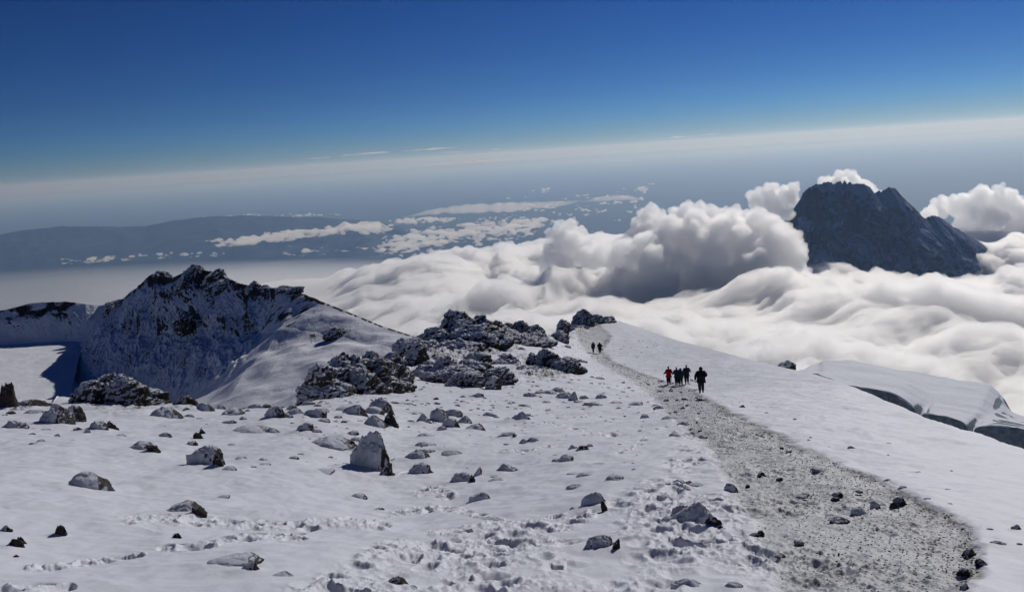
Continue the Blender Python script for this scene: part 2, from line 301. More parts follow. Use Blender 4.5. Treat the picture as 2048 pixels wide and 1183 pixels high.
def rock_snow_material(name, w, lo, hi, nscale, namp, big=None, rock=((0.02, 0.019, 0.02), (0.075, 0.068, 0.065)), snowc=(0.72, 0.75, 0.82), attr=None, bump=0.05, bscale=None):
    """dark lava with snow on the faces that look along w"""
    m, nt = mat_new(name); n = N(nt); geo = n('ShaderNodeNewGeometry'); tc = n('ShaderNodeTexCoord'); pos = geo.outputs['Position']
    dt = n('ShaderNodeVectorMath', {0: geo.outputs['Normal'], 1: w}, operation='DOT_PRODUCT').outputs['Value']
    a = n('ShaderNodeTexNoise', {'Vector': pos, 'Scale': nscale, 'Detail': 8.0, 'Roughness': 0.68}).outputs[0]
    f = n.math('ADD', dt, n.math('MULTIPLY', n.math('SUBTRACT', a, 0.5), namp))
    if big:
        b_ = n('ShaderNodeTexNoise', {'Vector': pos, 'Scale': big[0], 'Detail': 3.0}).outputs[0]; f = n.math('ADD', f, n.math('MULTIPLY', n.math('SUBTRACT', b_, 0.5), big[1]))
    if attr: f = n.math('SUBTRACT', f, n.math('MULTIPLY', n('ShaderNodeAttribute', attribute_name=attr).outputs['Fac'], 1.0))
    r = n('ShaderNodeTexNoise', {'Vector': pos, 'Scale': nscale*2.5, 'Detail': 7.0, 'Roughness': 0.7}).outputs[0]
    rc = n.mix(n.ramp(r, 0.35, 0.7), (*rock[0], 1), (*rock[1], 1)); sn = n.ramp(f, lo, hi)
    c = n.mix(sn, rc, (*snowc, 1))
    bp = n('ShaderNodeBump', {'Height': n.math('ADD', r, n.math('MULTIPLY', sn, 0.6)), 'Strength': 0.6, 'Distance': bump})
    b = n('ShaderNodeBsdfPrincipled', {'Base Color': c, 'Roughness': 0.85, 'Normal': bp.outputs[0]}); b.inputs['Specular IOR Level'].default_value = 0.15
    n('ShaderNodeOutputMaterial', {'Surface': b.outputs[0]}); return m
M_SNOW = snow_material()
def unit(*a):
    a = np.array(a, float); return tuple(a/np.linalg.norm(a))
M_ROCK = rock_snow_material('lava_rock', unit(-0.42, -0.50, 0.65), 0.26, 0.56, 4.0, 1.0, snowc=(0.56, 0.59, 0.66))
M_BARE = rock_snow_material('bare_lava_rock', unit(-0.3, -0.4, 0.85), 0.78, 0.95, 6.0, 0.6, rock=((0.02, 0.016, 0.016), (0.075, 0.06, 0.056)))
M_CRAG = rock_snow_material('crag_rock', unit(-0.35, -0.35, 0.85), 0.46, 0.70, 1.6, 0.8, big=(0.25, 0.4), bump=0.15, snowc=(0.6, 0.63, 0.7))
M_RIDGE = rock_snow_material('ridge_rock_and_snow', (0.05, -0.1, 0.98), 0.42, 0.56, 0.22, 0.62, big=(0.03, 0.25), attr='rock', bump=0.5, rock=((0.022, 0.021, 0.023), (0.07, 0.065, 0.065)))
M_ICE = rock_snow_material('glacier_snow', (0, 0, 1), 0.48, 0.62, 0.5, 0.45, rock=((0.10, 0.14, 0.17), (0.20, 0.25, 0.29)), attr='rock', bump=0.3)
# ================================================================ valley and ridge, lofted between surveyed lines
def loft(name, cols, nu, nv, disp=None, mat=None, rockf=None, smoothv=False, **kw):
    A = np.array(cols, float); C = P(A[..., 0], A[..., 1], A[..., 2])          # columns x levels x 3
    C = linres(C, nv, 1) if not smoothv else catmull(C, nv, 1); C = catmull(C, nu, 0) if smoothv else linres(C, nu, 0)
    G = np.swapaxes(C, 0, 1)
    return G
RC = [  # per column: under, near, foot, mid, crest, back
 [(-420, 900, 200), (-420, 800, 300), (-420, 700, 425), (-420, 662, 433), (-420, 640, 441), (-420, 700, 560)],
 [(-150, 900, 200), (-150, 800, 300), (-150, 694, 425), (-150, 656, 433), (-150, 632, 441), (-150, 700, 560)],
 [(0, 900, 200), (0, 800, 300), (0, 690, 425), (0, 652, 433), (0, 622, 441), (0, 700, 560)],
 [(65, 900, 200), (65, 798, 300), (70, 686, 425), (65, 643, 433), (62, 606, 441), (60, 700, 560)],
 [(130, 900, 200), (120, 795, 300), (130, 682, 424), (130, 640, 432), (130, 603, 440), (130, 700, 560)],
 [(165, 900, 200), (140, 795, 300), (165, 684, 415), (185, 640, 426), (198, 611, 438), (200, 700, 560)],
 [(40, 900, 190), (110, 800, 290), (140, 720, 395), (190, 655, 416), (238, 604, 428), (250, 690, 540)],
 [(40, 900, 190), (100, 810, 275), (150, 762, 348), (232, 655, 379), (306, 550, 390), (320, 640, 520)],
 [(60, 900, 185), (140, 818, 255), (185, 792, 318), (272, 670, 352), (350, 556, 364), (360, 650, 500)],
 [(90, 900, 180), (190, 835, 240), (232, 806, 302), (315, 670, 339), (392, 537, 352), (400, 640, 480)],
 [(140, 900, 175), (245, 840, 225), (286, 814, 287), (362, 670, 329), (432, 546, 342), (450, 640, 460)],
 [(220, 900, 170), (315, 845, 205), (360, 812, 265), (430, 680, 312), (495, 574, 327), (510, 650, 440)],
 [(320, 900, 165), (390, 835, 195), (440, 775, 245), (512, 670, 292), (556, 579, 308), (580, 650, 420)],
 [(420, 900, 158), (440, 815, 195), (500, 735, 233), (560, 658, 268), (592, 581, 297), (620, 650, 400)],
 [(480, 900, 150), (490, 815, 185), (550, 728, 220), (610, 664, 252), (650, 605, 271), (680, 670, 380)],
 [(560, 900, 140), (570, 812, 172), (630, 726, 206), (680, 676, 236), (705, 627, 252), (740, 690, 360)],
 [(650, 900, 130), (660, 805, 160), (700, 730, 194), (735, 690, 220), (765, 652, 234), (800, 710, 330)],
 [(760, 900, 130), (770, 790, 158), (790, 730, 184), (815, 700, 200), (850, 679, 210), (900, 740, 300)],
 [(900, 900, 130), (900, 790, 158), (920, 740, 178), (930, 720, 190), (950, 700, 198), (1000, 760, 280)],
]
G = loft('x', RC, 1500, 620)
A = np.array(RC, float)
nv_, nu_ = G.shape[:2]; lv = np.linspace(0, 5, nv_)[:, None]; cc = np.linspace(0, len(RC)-1, nu_)[None, :]
nx = grid_normals(G)
X, Y, Z = G[..., 0], G[..., 1], G[..., 2]
crest = np.exp(-((lv-4)/0.28)**2); face = sstep(2.0, 2.5, lv)*(1-sstep(4.6, 5, lv)); far = 1-sstep(4.2, 5.6, cc); pk_ = sstep(5.2, 7, cc)*(1-sstep(11.8, 12.6, cc)); lit = sstep(11.8, 13, cc)
rg = ridged((X+Z*0.9)/17, Y/34, (Z-X*.5)/46, o=5, g=0.55, s=81)-0.62
rg2 = ridged(X/7, Y/8, Z/7, o=4, g=0.55, s=82)-0.6
d = face*((pk_*(4.8*rg+1.5*rg2))+far*(2.5*rg+0.8*rg2)+lit*(1.0*rg2+1.4*rg)*(0.25+0.9*crest*(cc < 14)))
d = d*(1-0.75*crest)+pk_*crest*(1.2*np.abs(rg)+1.0*np.abs(rg2))+crest*far*0.8*np.abs(rg2)+0.5*fbm(X/14, Y/14, o=3, s=83)*(1-face)
d = d+lit*(3.4*fbm(X/26+Y/60, Y/34, o=3, s=85))*sstep(0.5, 1.5, lv)*(1-crest)
G = G+nx*d[..., None]*np.array([0.6, 0.6, 1.0])
rock = face*(0.30*pk_*sstep(-0.18, 0.3, fbm(X/16+Z/20, Z/9-X/30, o=3, s=84))+0.5*far*sstep(2.8, 3.5, lv)*sstep(-0.4, 0.3, fbm(X/12, Z/6, o=3, s=99))+0.34*pk_*crest-0.10*pk_)+lit*0.9*np.exp(-((lv-3.97)/0.07)**2)*sstep(-0.3, 0.1, vnoise(cc*6, lv*0, s=9))+lit*0.75*sstep(0.02, 0.3, fbm(X/7, Y/4, o=4, s=86))*(1-sstep(13.0, 14.4, cc))*sstep(2.6, 3.2, lv)
obj('rocky_ridge', mesh_from('rocky_ridge', G, grid_faces(nv_, nu_), M_RIDGE, attrs={'rock': rock}), kind='structure')
# snow dome with a broken ice edge beyond the right-hand crest
EC = [
 [(1560, 800, 140), (1562, 760, 143), (1563, 750, 150), (1570, 746, 165), (1580, 790, 220)],
 [(1596, 790, 140), (1600, 746, 142), (1602, 742, 150), (1604, 737, 165), (1610, 790, 230)],
 [(1634, 800, 140), (1636, 749, 142), (1632, 740, 160), (1636, 727, 185), (1650, 790, 250)],
 [(1660, 812, 139), (1658, 755, 141), (1655, 737, 160), (1652, 720, 190), (1670, 790, 260)],
 [(1700, 830, 138), (1695, 768, 140), (1700, 744, 162), (1705, 720, 200), (1720, 800, 270)],
 [(1768, 850, 135), (1768, 781, 137), (1775, 760, 162), (1780, 735, 205), (1800, 800, 270)],
 [(1800, 870, 132), (1800, 793, 134), (1812, 772, 160), (1830, 742, 205), (1850, 810, 270)],
 [(1826, 890, 130), (1826, 815, 132), (1842, 790, 158), (1878, 751, 205), (1900, 820, 270)],
 [(1838, 895, 129), (1838, 850, 131), (1862, 796, 157), (1900, 754, 205), (1925, 825, 270)],
 [(1850, 900, 128), (1849, 828, 130), (1880, 800, 155), (1922, 758, 204), (1950, 830, 270)],
 [(1896, 915, 126), (1898, 833, 128), (1920, 812, 153), (1955, 763, 203), (1990, 840, 270)],
 [(1928, 930, 124), (1930, 846, 126), (1952, 822, 150), (1978, 768, 200), (2010, 850, 260)],
 [(1943, 935, 123.4), (1943, 874, 125.2), (1966, 828, 150), (1990, 779, 197), (2024, 854, 256)],
 [(1962, 940, 122), (1958, 852, 124), (1985, 835, 150), (2003, 795, 192), (2040, 860, 250)],
 [(2048, 960, 120), (2048, 858, 122), (2050, 846, 150), (2040, 832, 180), (2080, 890, 240)],
 [(2200, 1000, 116), (2200, 900, 118), (2210, 880, 145), (2200, 868, 175), (2240, 930, 230)],
 [(2500, 1100, 110), (2500, 990, 112), (2500, 970, 140), (2500, 955, 170), (2540, 1010, 220)]]
G = loft('x', EC, 700, 300); A_ = np.array(EC, float); C_ = P(A_[..., 0], A_[..., 1], A_[..., 2]); G = np.swapaxes(catmull(linres(C_, 300, 1), 700, 0), 0, 1); nv_, nu_ = G.shape[:2]; lv = np.linspace(0, 4, nv_)[:, None]; cc = np.linspace(0, len(EC)-1, nu_)[None, :]; nx = grid_normals(G); X, Y, Z = G[..., 0], G[..., 1], G[..., 2]
on = sstep(0.9, 1.3, lv)
d = on*(0.9*fbm(X/40+Y/50, Y/16-X/30, o=3, s=87)+0.12*fbm(X/6, Y/3, o=3, s=88))+(1-on)*(0.8*(ridged(X/7, Z/9, o=3, s=89)-0.6))
rkE = sstep(12.8, 13.4, cc)*(0.8*sstep(-0.25, 0.25, fbm(X/6, Z/4+Y/7, o=3, s=90)))*(1-sstep(2.2, 2.7, lv))+0.7*np.exp(-((cc-12.9)/0.25)**2)*np.exp(-((lv-2.6)/0.3)**2)
G = G+nx*d[..., None]
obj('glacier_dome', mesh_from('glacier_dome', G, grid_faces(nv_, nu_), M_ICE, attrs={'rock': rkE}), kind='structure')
# ================================================================ rocks
def bm_ico(sub):
    return ico(sub)
def ico(sub=3):
    import bmesh
    bm = bmesh.new(); bmesh.ops.create_icosphere(bm, subdivisions=sub, radius=1.0); bm.verts.ensure_lookup_table()
    V = np.array([v.co[:] for v in bm.verts]); Fc = np.array([[v.index for v in f.verts] for f in bm.faces]); bm.free(); return V, Fc
_ICO = {k: ico(k) for k in (2, 3, 4, 5)}
def rock_shape(seed, sub=4, facets=9, rough=0.10, round_=0.35):
    """a weathered boulder about 2 x 2 x 2, cut by planes, pitted by noise"""
    rs = np.random.default_rng(seed); V, Fc = _ICO[sub]; V = V.copy(); r = np.ones(len(V))
    for k in range(facets):
        a = rs.uniform(0, 2*np.pi); c = rs.uniform(-0.5, 1); s = math.sqrt(1-c*c); nrm = np.array([s*math.cos(a), s*math.sin(a), c]); off = rs.uniform(0.62, 0.9)
        dt = V@nrm; lim = np.where(dt > 0.05, off/np.maximum(dt, 0.05), 9.0); r = np.minimum(r, lim)
    r = r*(1-round_)+round_*0.86
    q = V*1.0+seed*3.17
    r = r*(1+0.22*fbm(q[:, 0]*1.3, q[:, 1]*1.3, q[:, 2]*1.3, o=2, s=seed)+rough*fbm(q[:, 0]*3.5, q[:, 1]*3.5, q[:, 2]*3.5, o=4, g=0.62, s=seed+9)*1.6-0.05*billow(q[:, 0]*6, q[:, 1]*6, q[:, 2]*6, o=2, s=seed+4))
    V = V*r[:, None]; V = V-(np.percentile(V, 97, axis=0)+np.percentile(V, 3, axis=0))/2; V /= np.percentile(np.abs(V), 93, axis=0)
    tp = rs.uniform(0.05, 0.42); V[:, :2] *= (1+tp*0.35-tp*V[:, 2:3]); V = np.sign(V)*np.abs(V)**np.array([0.97, 0.97, 0.95]); return V*np.array([0.97, 0.97, 0.97]), Fc
ROCKS = {}
def rock_mesh(kind, i, mat):
    k = (kind, i, mat.name)
    if k not in ROCKS:
        V, Fc = rock_shape(100+i*7+{'b': 0, 'd': 50, 'm': 90, 's': 130}[kind], 4 if kind != 's' else 3, {'b': 9, 'd': 12, 'm': 5, 's': 8}[kind], {'b': 0.2, 'd': 0.28, 'm': 0.09, 's': 0.14}[kind], {'b': 0.3, 'd': 0.15, 'm': 0.6, 's': 0.3}[kind])
        ROCKS[k] = mesh_from(kind+'_rock', V, Fc, mat)
    return ROCKS[k]
# hand-surveyed stones: centre x, foot y, width, height, kind (b snow-dusted, d bare, m drifted over), size of depth
HR = """700 0 0 0 b
172 798 42 34 b
105 853 62 46 b
148 848 40 46 b
322 838 62 32 m
6 822 34 62 d
48 815 66 18 d
54 829 38 13 m
22 860 46 20 b
47 857 14 16 d
195 862 36 22 b
220 860 24 20 d
236 874 22 9 m
174 866 14 15 b
86 862 22 8 m
272 905 62 30 m
305 908 22 26 d
405 936 78 50 b
436 940 22 34 d
452 944 32 13 m
156 980 88 46 m
200 980 24 26 d
358 1030 70 34 m
396 1034 26 28 d
119 1076 24 36 d
10 1066 26 18 d
26 1098 30 26 d
42 1088 16 24 d
352 1078 20 18 d
448 1140 110 34 m
500 1146 36 24 d
30 1113 10 6 d
560 1158 42 8 m
480 920 24 9 m
524 932 26 9 m
642 948 40 10 m
440 998 30 9 m
382 890 20 13 b
396 878 18 22 d
404 868 14 16 d
366 816 52 28 d
404 824 38 22 b
440 818 16 14 b
458 834 48 24 m
456 849 28 11 b
488 868 72 20 m
540 868 30 14 b
549 841 38 34 b
572 840 26 14 b
588 832 36 22 m
582 822 26 14 d
610 864 32 22 b
655 900 100 34 m
698 902 30 20 d
702 872 26 12 b
712 886 26 14 b
740 948 84 84 b
772 956 28 24 d
628 838 44 24 b
646 826 24 12 b
706 834 46 28 b
682 824 36 14 m
758 826 46 34 b
742 830 40 22 m
748 858 46 36 m
782 858 26 42 d
642 845 30 12 m
832 922 50 30 m
840 952 44 30 b
852 950 14 26 d
860 906 18 10 b
884 862 20 14 b
850 874 30 12 m
880 846 40 32 b
846 848 28 24 b
903 836 40 22 b
916 832 20 18 b
929 850 28 28 m
900 858 34 26 b
950 862 38 20 m
960 860 14 20 d
858 893 26 6 m
842 894 24 12 b
850 908 22 12 b
906 912 40 14 m
925 967 46 24 b
944 966 12 22 d
953 952 16 26 b
1012 946 42 20 b
984 956 20 8 m
990 964 30 8 m
960 1006 44 24 b
982 1046 46 14 m
712 998 34 14 m
756 1022 22 8 d
880 996 20 8 m
1014 876 38 14 b
1030 876 8 14 d
1047 888 18 14 b
1066 886 24 14 b
956 796 24 13 b
979 834 26 12 b
1042 842 36 20 b
992 836 12 6 b
1092 806 18 8 m
1048 815 22 9 b
1054 832 16 8 b
1112 924 18 12 b
1130 926 36 18 b
1146 898 20 14 b
1166 902 24 14 d
1180 894 14 12 b
1150 950 26 8 m
1196 932 30 7 m
1230 964 38 14 b
1166 956 36 14 m
1146 1022 14 10 b
1152 978 36 12 b
1190 1016 50 42 m
1212 1024 12 40 d
1200 1102 70 38 b
1232 1102 16 34 d
1098 790 30 14 m
1078 790 22 12 m
1060 796 26 14 b
1130 800 38 22 m
1146 802 18 26 b
1116 786 26 14 b
1168 798 18 12 b
1160 806 22 8 m
1203 798 22 16 m
1192 806 18 5 m
1188 813 38 10 b
1230 808 26 8 m
1198 758 22 7 b
1250 834 6 6 d
1270 812 34 9 b
1290 836 20 17 m
1318 818 20 11 b
1340 840 30 12 m
1366 848 20 7 b
1352 874 24 12 m
1380 872 22 8 m
1406 874 20 9 m
1385 868 12 8 b
1485 815 14 8 d
1202 700 8 4 d
1320 783 8 4 d
1366 816 8 5 d
1400 800 14 6 d
1362 970 26 14 b
1380 970 18 12 d
1396 974 30 12 m
1372 984 24 8 d
1330 998 30 12 b
1464 982 24 22 b
1496 972 8 6 d
1392 1048 76 46 b
1432 1058 34 30 d
1440 1062 14 14 d
1365 1038 38 30 b
1336 1042 20 8 m
1378 1178 56 22 b
1475 1180 40 22 m
1510 1072 20 10 d
1522 1068 14 12 d
1418 1090 30 6 m
1705 897 16 8 b
1780 888 10 4 d
1777 912 8 6 d
1618 882 8 6 d
1622 876 6 5 d
1590 839 7 4 d
1534 827 10 4 d
1658 896 10 5 d
1564 896 7 4 d
1578 904 12 5 d
1780 962 18 7 d
1808 977 20 8 d
1800 1006 22 14 d
1790 1012 16 14 d
1752 1012 18 16 b
1720 1024 26 14 b
1684 1044 34 11 d
1640 940 26 8 m
1678 988 18 7 d
1720 984 12 5 d
1904 943 10 4 d
1838 945 12 4 d
1900 980 12 4 d
2036 1062 22 16 d
2002 1096 34 14 d
2042 1094 20 12 d
1984 1063 18 9 d
1942 1108 26 14 d
1966 1134 22 18 d
1930 1150 24 18 d
1932 1178 20 18 d
1960 1122 14 9 d
1892 980 10 3 d
790 1178 50 26 d
818 1182 30 14 m
885 1182 26 8 m
1900 1010 14 6 d
1860 1000 16 7 d
1672 998 14 7 d
1608 994 22 6 d
1560 958 12 6 d
1524 950 16 9 d
1560 1112 22 7 d
1600 1086 18 8 d"""
HRL = []
for ln in HR.splitlines()[1:]:
    a = ln.split(); HRL.append([float(a[0]), float(a[1]), float(a[2]), float(a[3]), a[4]])
rs = np.random.default_rng(5)
# more of the small stones in the fields where the photograph is strewn with them
FIELDS = [((800, 1180, 690, 778), 34, (8, 24)), ((620, 830, 760, 812), 12, (8, 24)), ((830, 990, 790, 850), 20, (6, 17)), ((990, 1300, 765, 880), 28, (5, 14)), ((560, 830, 800, 850), 20, (8, 22)), ((1100, 1420, 830, 960), 14, (5, 12)), ((0, 330, 820, 890), 12, (8, 24)), ((420, 700, 830, 960), 14, (6, 22)), ((350, 640, 805, 850), 14, (8, 26)), ((1040, 1200, 690, 760), 12, (4, 10)), ((860, 1100, 870, 960), 8, (6, 14))]
def pathy(px, py): return np.interp(py, PATH[:, 0], PATH[:, 1])-14 < px < np.interp(py, PATH[:, 0], PATH[:, 2])+10
for (x0, x1, y0, y1), n_, (w0, w1) in FIELDS:
    k = 0
    while k < n_:
        px = rs.uniform(x0, x1); py = rs.uniform(y0, y1)
        if pathy(px, py) or any(abs(px-h[0]) < 0.6*(h[2]) and -h[3] < py-h[1] < 6 for h in HRL): continue
        w = w0+(w1-w0)*rs.uniform()**2; HRL.append([px, py, w, w*rs.uniform(0.3, 0.62), 'b' if rs.uniform() < 0.55 else ('d' if rs.uniform() < 0.5 else 'm')]); k += 1
# landmarks for telling the stones apart
LM = [(740, 915, 'the tall standing boulder', None), (408, 912, 'the round split-ended boulder', None), (235, 780, 'the dark outcrop on the slope edge', None), (1200, 1085, 'the boulder beside the trampled snow', None), (1395, 1030, 'the long boulder near the path', None),
      (158, 960, 'the smooth snow-domed boulder', None), (1360, 750, 'the group of walkers', None), (450, 1125, 'the long drifted-over boulder', None), (1190, 1000, 'the slab with a dark edge', None), (690, 760, 'the jumbled dark crags', None), (940, 670, 'the highest dark crag', None), (1800, 1000, 'the pale mid-path stone', None), (1090, 730, 'the low double crag', None), (1040, 832, 'the pyramid shaped stone', None), (900, 840, 'the close-packed boulder cluster', None), (2000, 1090, 'the outer bend of the path', None), (20, 1080, 'the reddish broken stones', None), (1464, 970, 'the lone round stone on the path side', None)]
SPECIAL = {(740, 948): 'tall standing boulder with a broad snow-dusted face and pointed top', (405, 936): 'round snow-dusted boulder with a split dark end', (1200, 1102): 'broad boulder with snow filling its hollow face beside trampled snow', (1392, 1048): 'long low boulder blotched with snow lying beside the path', (156, 980): 'smooth boulder domed over with snow in the open snow field', (448, 1140): 'long boulder drifted over with snow, only its dark tip bare', (1190, 1016): 'leaning slab covered by snow with one dark bare edge', (1042, 842): 'pyramid shaped stone standing alone on the snow', (1464, 982): 'lone round stone with snow on top at the path side', (1752, 1012): 'pale snow-dusted stone in the middle of the path', (2002, 1096): 'flat bare dark stone at the outer bend of the path', (105, 853): 'large twin boulder, the left half of the snow-capped pair', (148, 848): 'large twin boulder, the right half with a dark rim', (655, 900): 'very long snow mound of a boulder with a bare dark right end', (549, 841): 'round boulder perched near the edge of the slope', (790, 1178): 'dark jagged stone cut off by the bottom edge of the photo'}
def ordinal(k): return ['', 'second ', 'third ', 'fourth ', 'fifth ', 'sixth ', 'seventh ', 'eighth ', 'ninth ', 'tenth ', 'eleventh ', 'twelfth ', 'thirteenth ', 'fourteenth ', 'fifteenth ', 'sixteenth ', 'seventeenth ', 'eighteenth ', 'nineteenth ', 'twentieth '][k]
lab = {}
for i, h in enumerate(HRL):
    k = (h[0], h[1])
    if k in SPECIAL: continue
    px, py, w, hh, kd = h; d = [math.hypot((px-l[0]), (py-l[1])*1.8) for l in LM]; j = int(np.argmin(d)); dx, dy = px-LM[j][0], (py-LM[j][1])*1.8
    size = 'large' if w > 60 else 'middling' if w > 30 else 'small' if w > 15 else 'tiny'
    look = {'b': 'snow-dusted', 'd': 'bare dark', 'm': 'half buried'}[kd]; 
    rel = ('right of' if dx > 0 else 'left of') if abs(dx) > abs(dy) else ('in front of' if dy > 0 else 'beyond')
    lab.setdefault((size, look, rel, j), []).append((d[j], i))
LABEL = {}
for (size, look, rel, j), L in lab.items():
    L.sort()
    for k, (_, i) in enumerate(L): LABEL[i] = (ordinal(k)+'nearest ' if len(L) > 1 else '')+size+' '+look+' stone '+rel+' '+LM[j][2]
PLACED = []
for i, (px, py, w, hh, kd) in enumerate(HRL):
    b = hit(px, py, fn=gz0); Y = b[1]; wm = w*Y/F; dm = wm*(0.75 if kd != 'm' else 0.9)
    c = b+np.array([0, dm*0.42, 0]); g = float(gz0(c[0], c[1])); ztop = P(px, py-hh, c[1])[2]; a = min(max(ztop-g, 0.28*hh*Y/F), 1.15*hh*Y/F)*(0.84 if hh > 60 else 0.74 if w > 30 else 0.68)*(1 if kd != 'm' else 0.8)
    PLACED.append((i, c[0], c[1], g, wm, dm, a, kd))
    if w > 20 and Y < 60: MOUNDS.append((c[0]-0.22*wm, c[1]-0.2*dm, wm*0.75, min(a*0.30, 0.16)))
R_GROUP = 'stones strewn over the snow slope'
for (i, x, y, g, wm, dm, a, kd) in PLACED:
    h = HRL[i]; mesh = rock_mesh(kd, i % 7, M_BARE if kd == 'd' else M_ROCK)
    big = h[2] > 45
    if big:
        V, Fc = rock_shape(1000+i, 5, 10 if kd == 'b' else 6, 0.2 if kd != 'm' else 0.09, 0.3 if kd == 'b' else 0.5); mesh = mesh_from('boulder', V, Fc, M_BARE if kd == 'd' else M_ROCK)
    z = float(gz(x, y)); up = 1.12*(z+a-(z-0.25*a))/1.0
    o = obj('boulder' if h[2] > 30 else 'stone', mesh, loc=(x, y, z-0.34*a), label=SPECIAL.get((h[0], h[1])) or LABEL[i], category='rock', group=R_GROUP)
    o.scale = (wm*0.52, dm*0.52, a*1.22); q = random.Random(i)
    o.rotation_euler = (q.uniform(-.2, .2), q.uniform(-.3, .3), q.choice([0, math.pi])+q.uniform(-0.35, 0.35)) if not big else (q.uniform(-.06, .06), q.uniform(-.08, .08), q.uniform(-0.3, 0.3))
# ---- craggy outcrops, each one mass of rock
def remesh0(V, Fc, voxel, it=1):
    me = mesh_from('tmp', V, Fc); o = D.objects.new('tmp', me); COL.objects.link(o); md = o.modifiers.new('r', 'REMESH'); md.mode = 'VOXEL'; md.voxel_size = voxel
    dg = bpy.context.evaluated_depsgraph_get(); ev = o.evaluated_get(dg); m2 = ev.to_mesh(); n = len(m2.vertices); A_ = np.empty(n*3, np.float32); m2.vertices.foreach_get('co', A_); B_ = np.empty(n*3, np.float32); m2.vertices.foreach_get('normal', B_)
    q = np.empty(len(m2.loops), np.int32); m2.loops.foreach_get('vertex_index', q); q = q.reshape(-1, 4); ev.to_mesh_clear(); D.objects.remove(o); D.meshes.remove(me); return A_.reshape(-1, 3).astype(float), B_.reshape(-1, 3).astype(float), q
def biggest(V, q):
    lab_ = np.arange(len(V))
    while True:
        m = lab_[q].min(1); n2 = lab_.copy(); np.minimum.at(n2, q.ravel(), np.repeat(m, 4)); n2 = n2[n2]
        if (n2 == lab_).all(): break
        lab_ = n2
    ids, cnt = np.unique(lab_, return_counts=True); keep = lab_ == ids[np.argmax(cnt)]; idx = np.cumsum(keep)-1
    return V[keep], idx[q[keep[q].all(1)]]
def crag(label, pieces, seed, mat=None, grow=1.0, name='rock_outcrop', on_ground=True, voxel=None, amp=0.15, cat='rock outcrop', group=None, depth=0.8):
    """pieces: x0, y0, x1, y1 (pixel box of a lobe), Y"""
    Vs = []; Fs = []; o = 0; W0 = []
    for k, p in enumerate(pieces):
        x0, y0, x1, y1, Y = p; w = (x1-x0)*Y/F/2; h = (y1-y0)*Y/F/2; w *= 1+.12*grow; h *= 1+.22*grow; c = P((x0+x1)/2, (y0+y1)/2-h*0.06*F/Y*grow, Y); V, Fc = rock_shape(seed*31+k, 4, 14, 0.22, 0.04)
        V = V*np.array([w, max(w*depth, h*0.7), h*1.06])
        a = 0.25*math.sin(seed+k*2.1); V = V@np.array([[math.cos(a), 0, math.sin(a)], [0, 1, 0], [-math.sin(a), 0, math.cos(a)]])*1.0
        Vs.append(V+c); Fs.append(Fc+o); o += len(V); W0.append(w)
    if len(pieces) > 1:
        ps = np.array(pieces, float); bx0, bx1, by1, Yb = ps[:, 0].min(), ps[:, 2].max(), ps[:, 3].max(), ps[:, 4].mean()
        for fx in np.linspace(0.16, 0.84, max(2, int((bx1-bx0)/(np.mean(ps[:, 2]-ps[:, 0])*0.55)))):
            cx = bx0+(bx1-bx0)*fx; near_ = ps[np.argsort(np.abs((ps[:, 0]+ps[:, 2])/2-cx))[:2]]; yy = near_[:, 3].mean(); hh2 = (near_[:, 3]-near_[:, 1]).mean()*0.36; Yq = near_[:, 4].mean()
            c = P(cx, yy-hh2*0.55, Yq); w = (bx1-bx0)*0.5*0.42*Yq/F; V, Fc = rock_shape(seed*57+int(fx*90), 4, 8, 0.14, 0.3); V = V*np.array([max(w, 0.3), max(w*depth, hh2*Yq/F), hh2*1.2*Yq/F]); Vs.append(V+c); Fs.append(Fc+o); o += len(V)
    r0 = float(np.median(W0)); V, Nn, q = remesh0(np.concatenate(Vs), np.concatenate(Fs), voxel or r0*0.05)
    L = r0*0.7; d = amp*r0*(2.0*(ridged(V[:, 0]/L, V[:, 1]/L, V[:, 2]/(L*0.7), o=5, g=0.6, s=seed)-0.6)+1.2*fbm(V[:, 0]/L*2.5, V[:, 1]/L*2.5, V[:, 2]/L*3.5, o=3, s=seed+3))
    V, q = V+Nn*d[:, None], q; V, q = biggest(V, q); base = V.mean(0); base[2] = V[:, 2].min(); V = V-base
    ob = obj(name, mesh_from(name, V, q, mat or M_CRAG), loc=base.tolist(), label=label, category=cat)
    if group: ob['group'] = group
    return ob
crag('big dark outcrop with rounded snow-dusted back at the edge of the slope', [(150, 772, 215, 822, 41), (185, 762, 260, 826, 41.5), (220, 768, 292, 826, 41), (255, 785, 322, 828, 42.5)], 1)
crag('highest dark crag, a tall cracked block on the skyline of the slope', [(888, 632, 946, 700, 112), (905, 650, 956, 712, 108), (935, 642, 985, 700, 113), (965, 650, 1012, 695, 115), (862, 676, 915, 722, 106), (828, 688, 878, 722, 104), (905, 690, 975, 722, 104), (870, 700, 925, 726, 102), (842, 664, 902, 712, 108), (900, 660, 1002, 716, 106), (940, 662, 1062, 694, 116), (850, 690, 960, 730, 101), (792, 700, 850, 722, 102), (1040, 668, 1092, 690, 120)], 2, group='crags along the upper skyline')
crag('low ragged slabs streaked with snow in front of the highest crag', [(940, 682, 1005, 706, 106), (912, 698, 968, 720, 102), (990, 684, 1040, 698, 112)], 3, group='crags along the upper skyline')
crag('rough dark block on the skyline just right of the highest crag', [(1000, 652, 1030, 690, 122), (1020, 650, 1056, 688, 123)], 4, group='crags along the upper skyline')
crag('snowy grey hump of rock between the rough block and the round boulders', [(1052, 657, 1090, 688, 130), (1040, 668, 1072, 690, 127)], 5, group='crags along the upper skyline')
crag('small round skyline boulder left of the crag that ends the skyline', [(1116, 644, 1138, 670, 150)], 6, group='crags along the upper skyline', voxel=0.08)
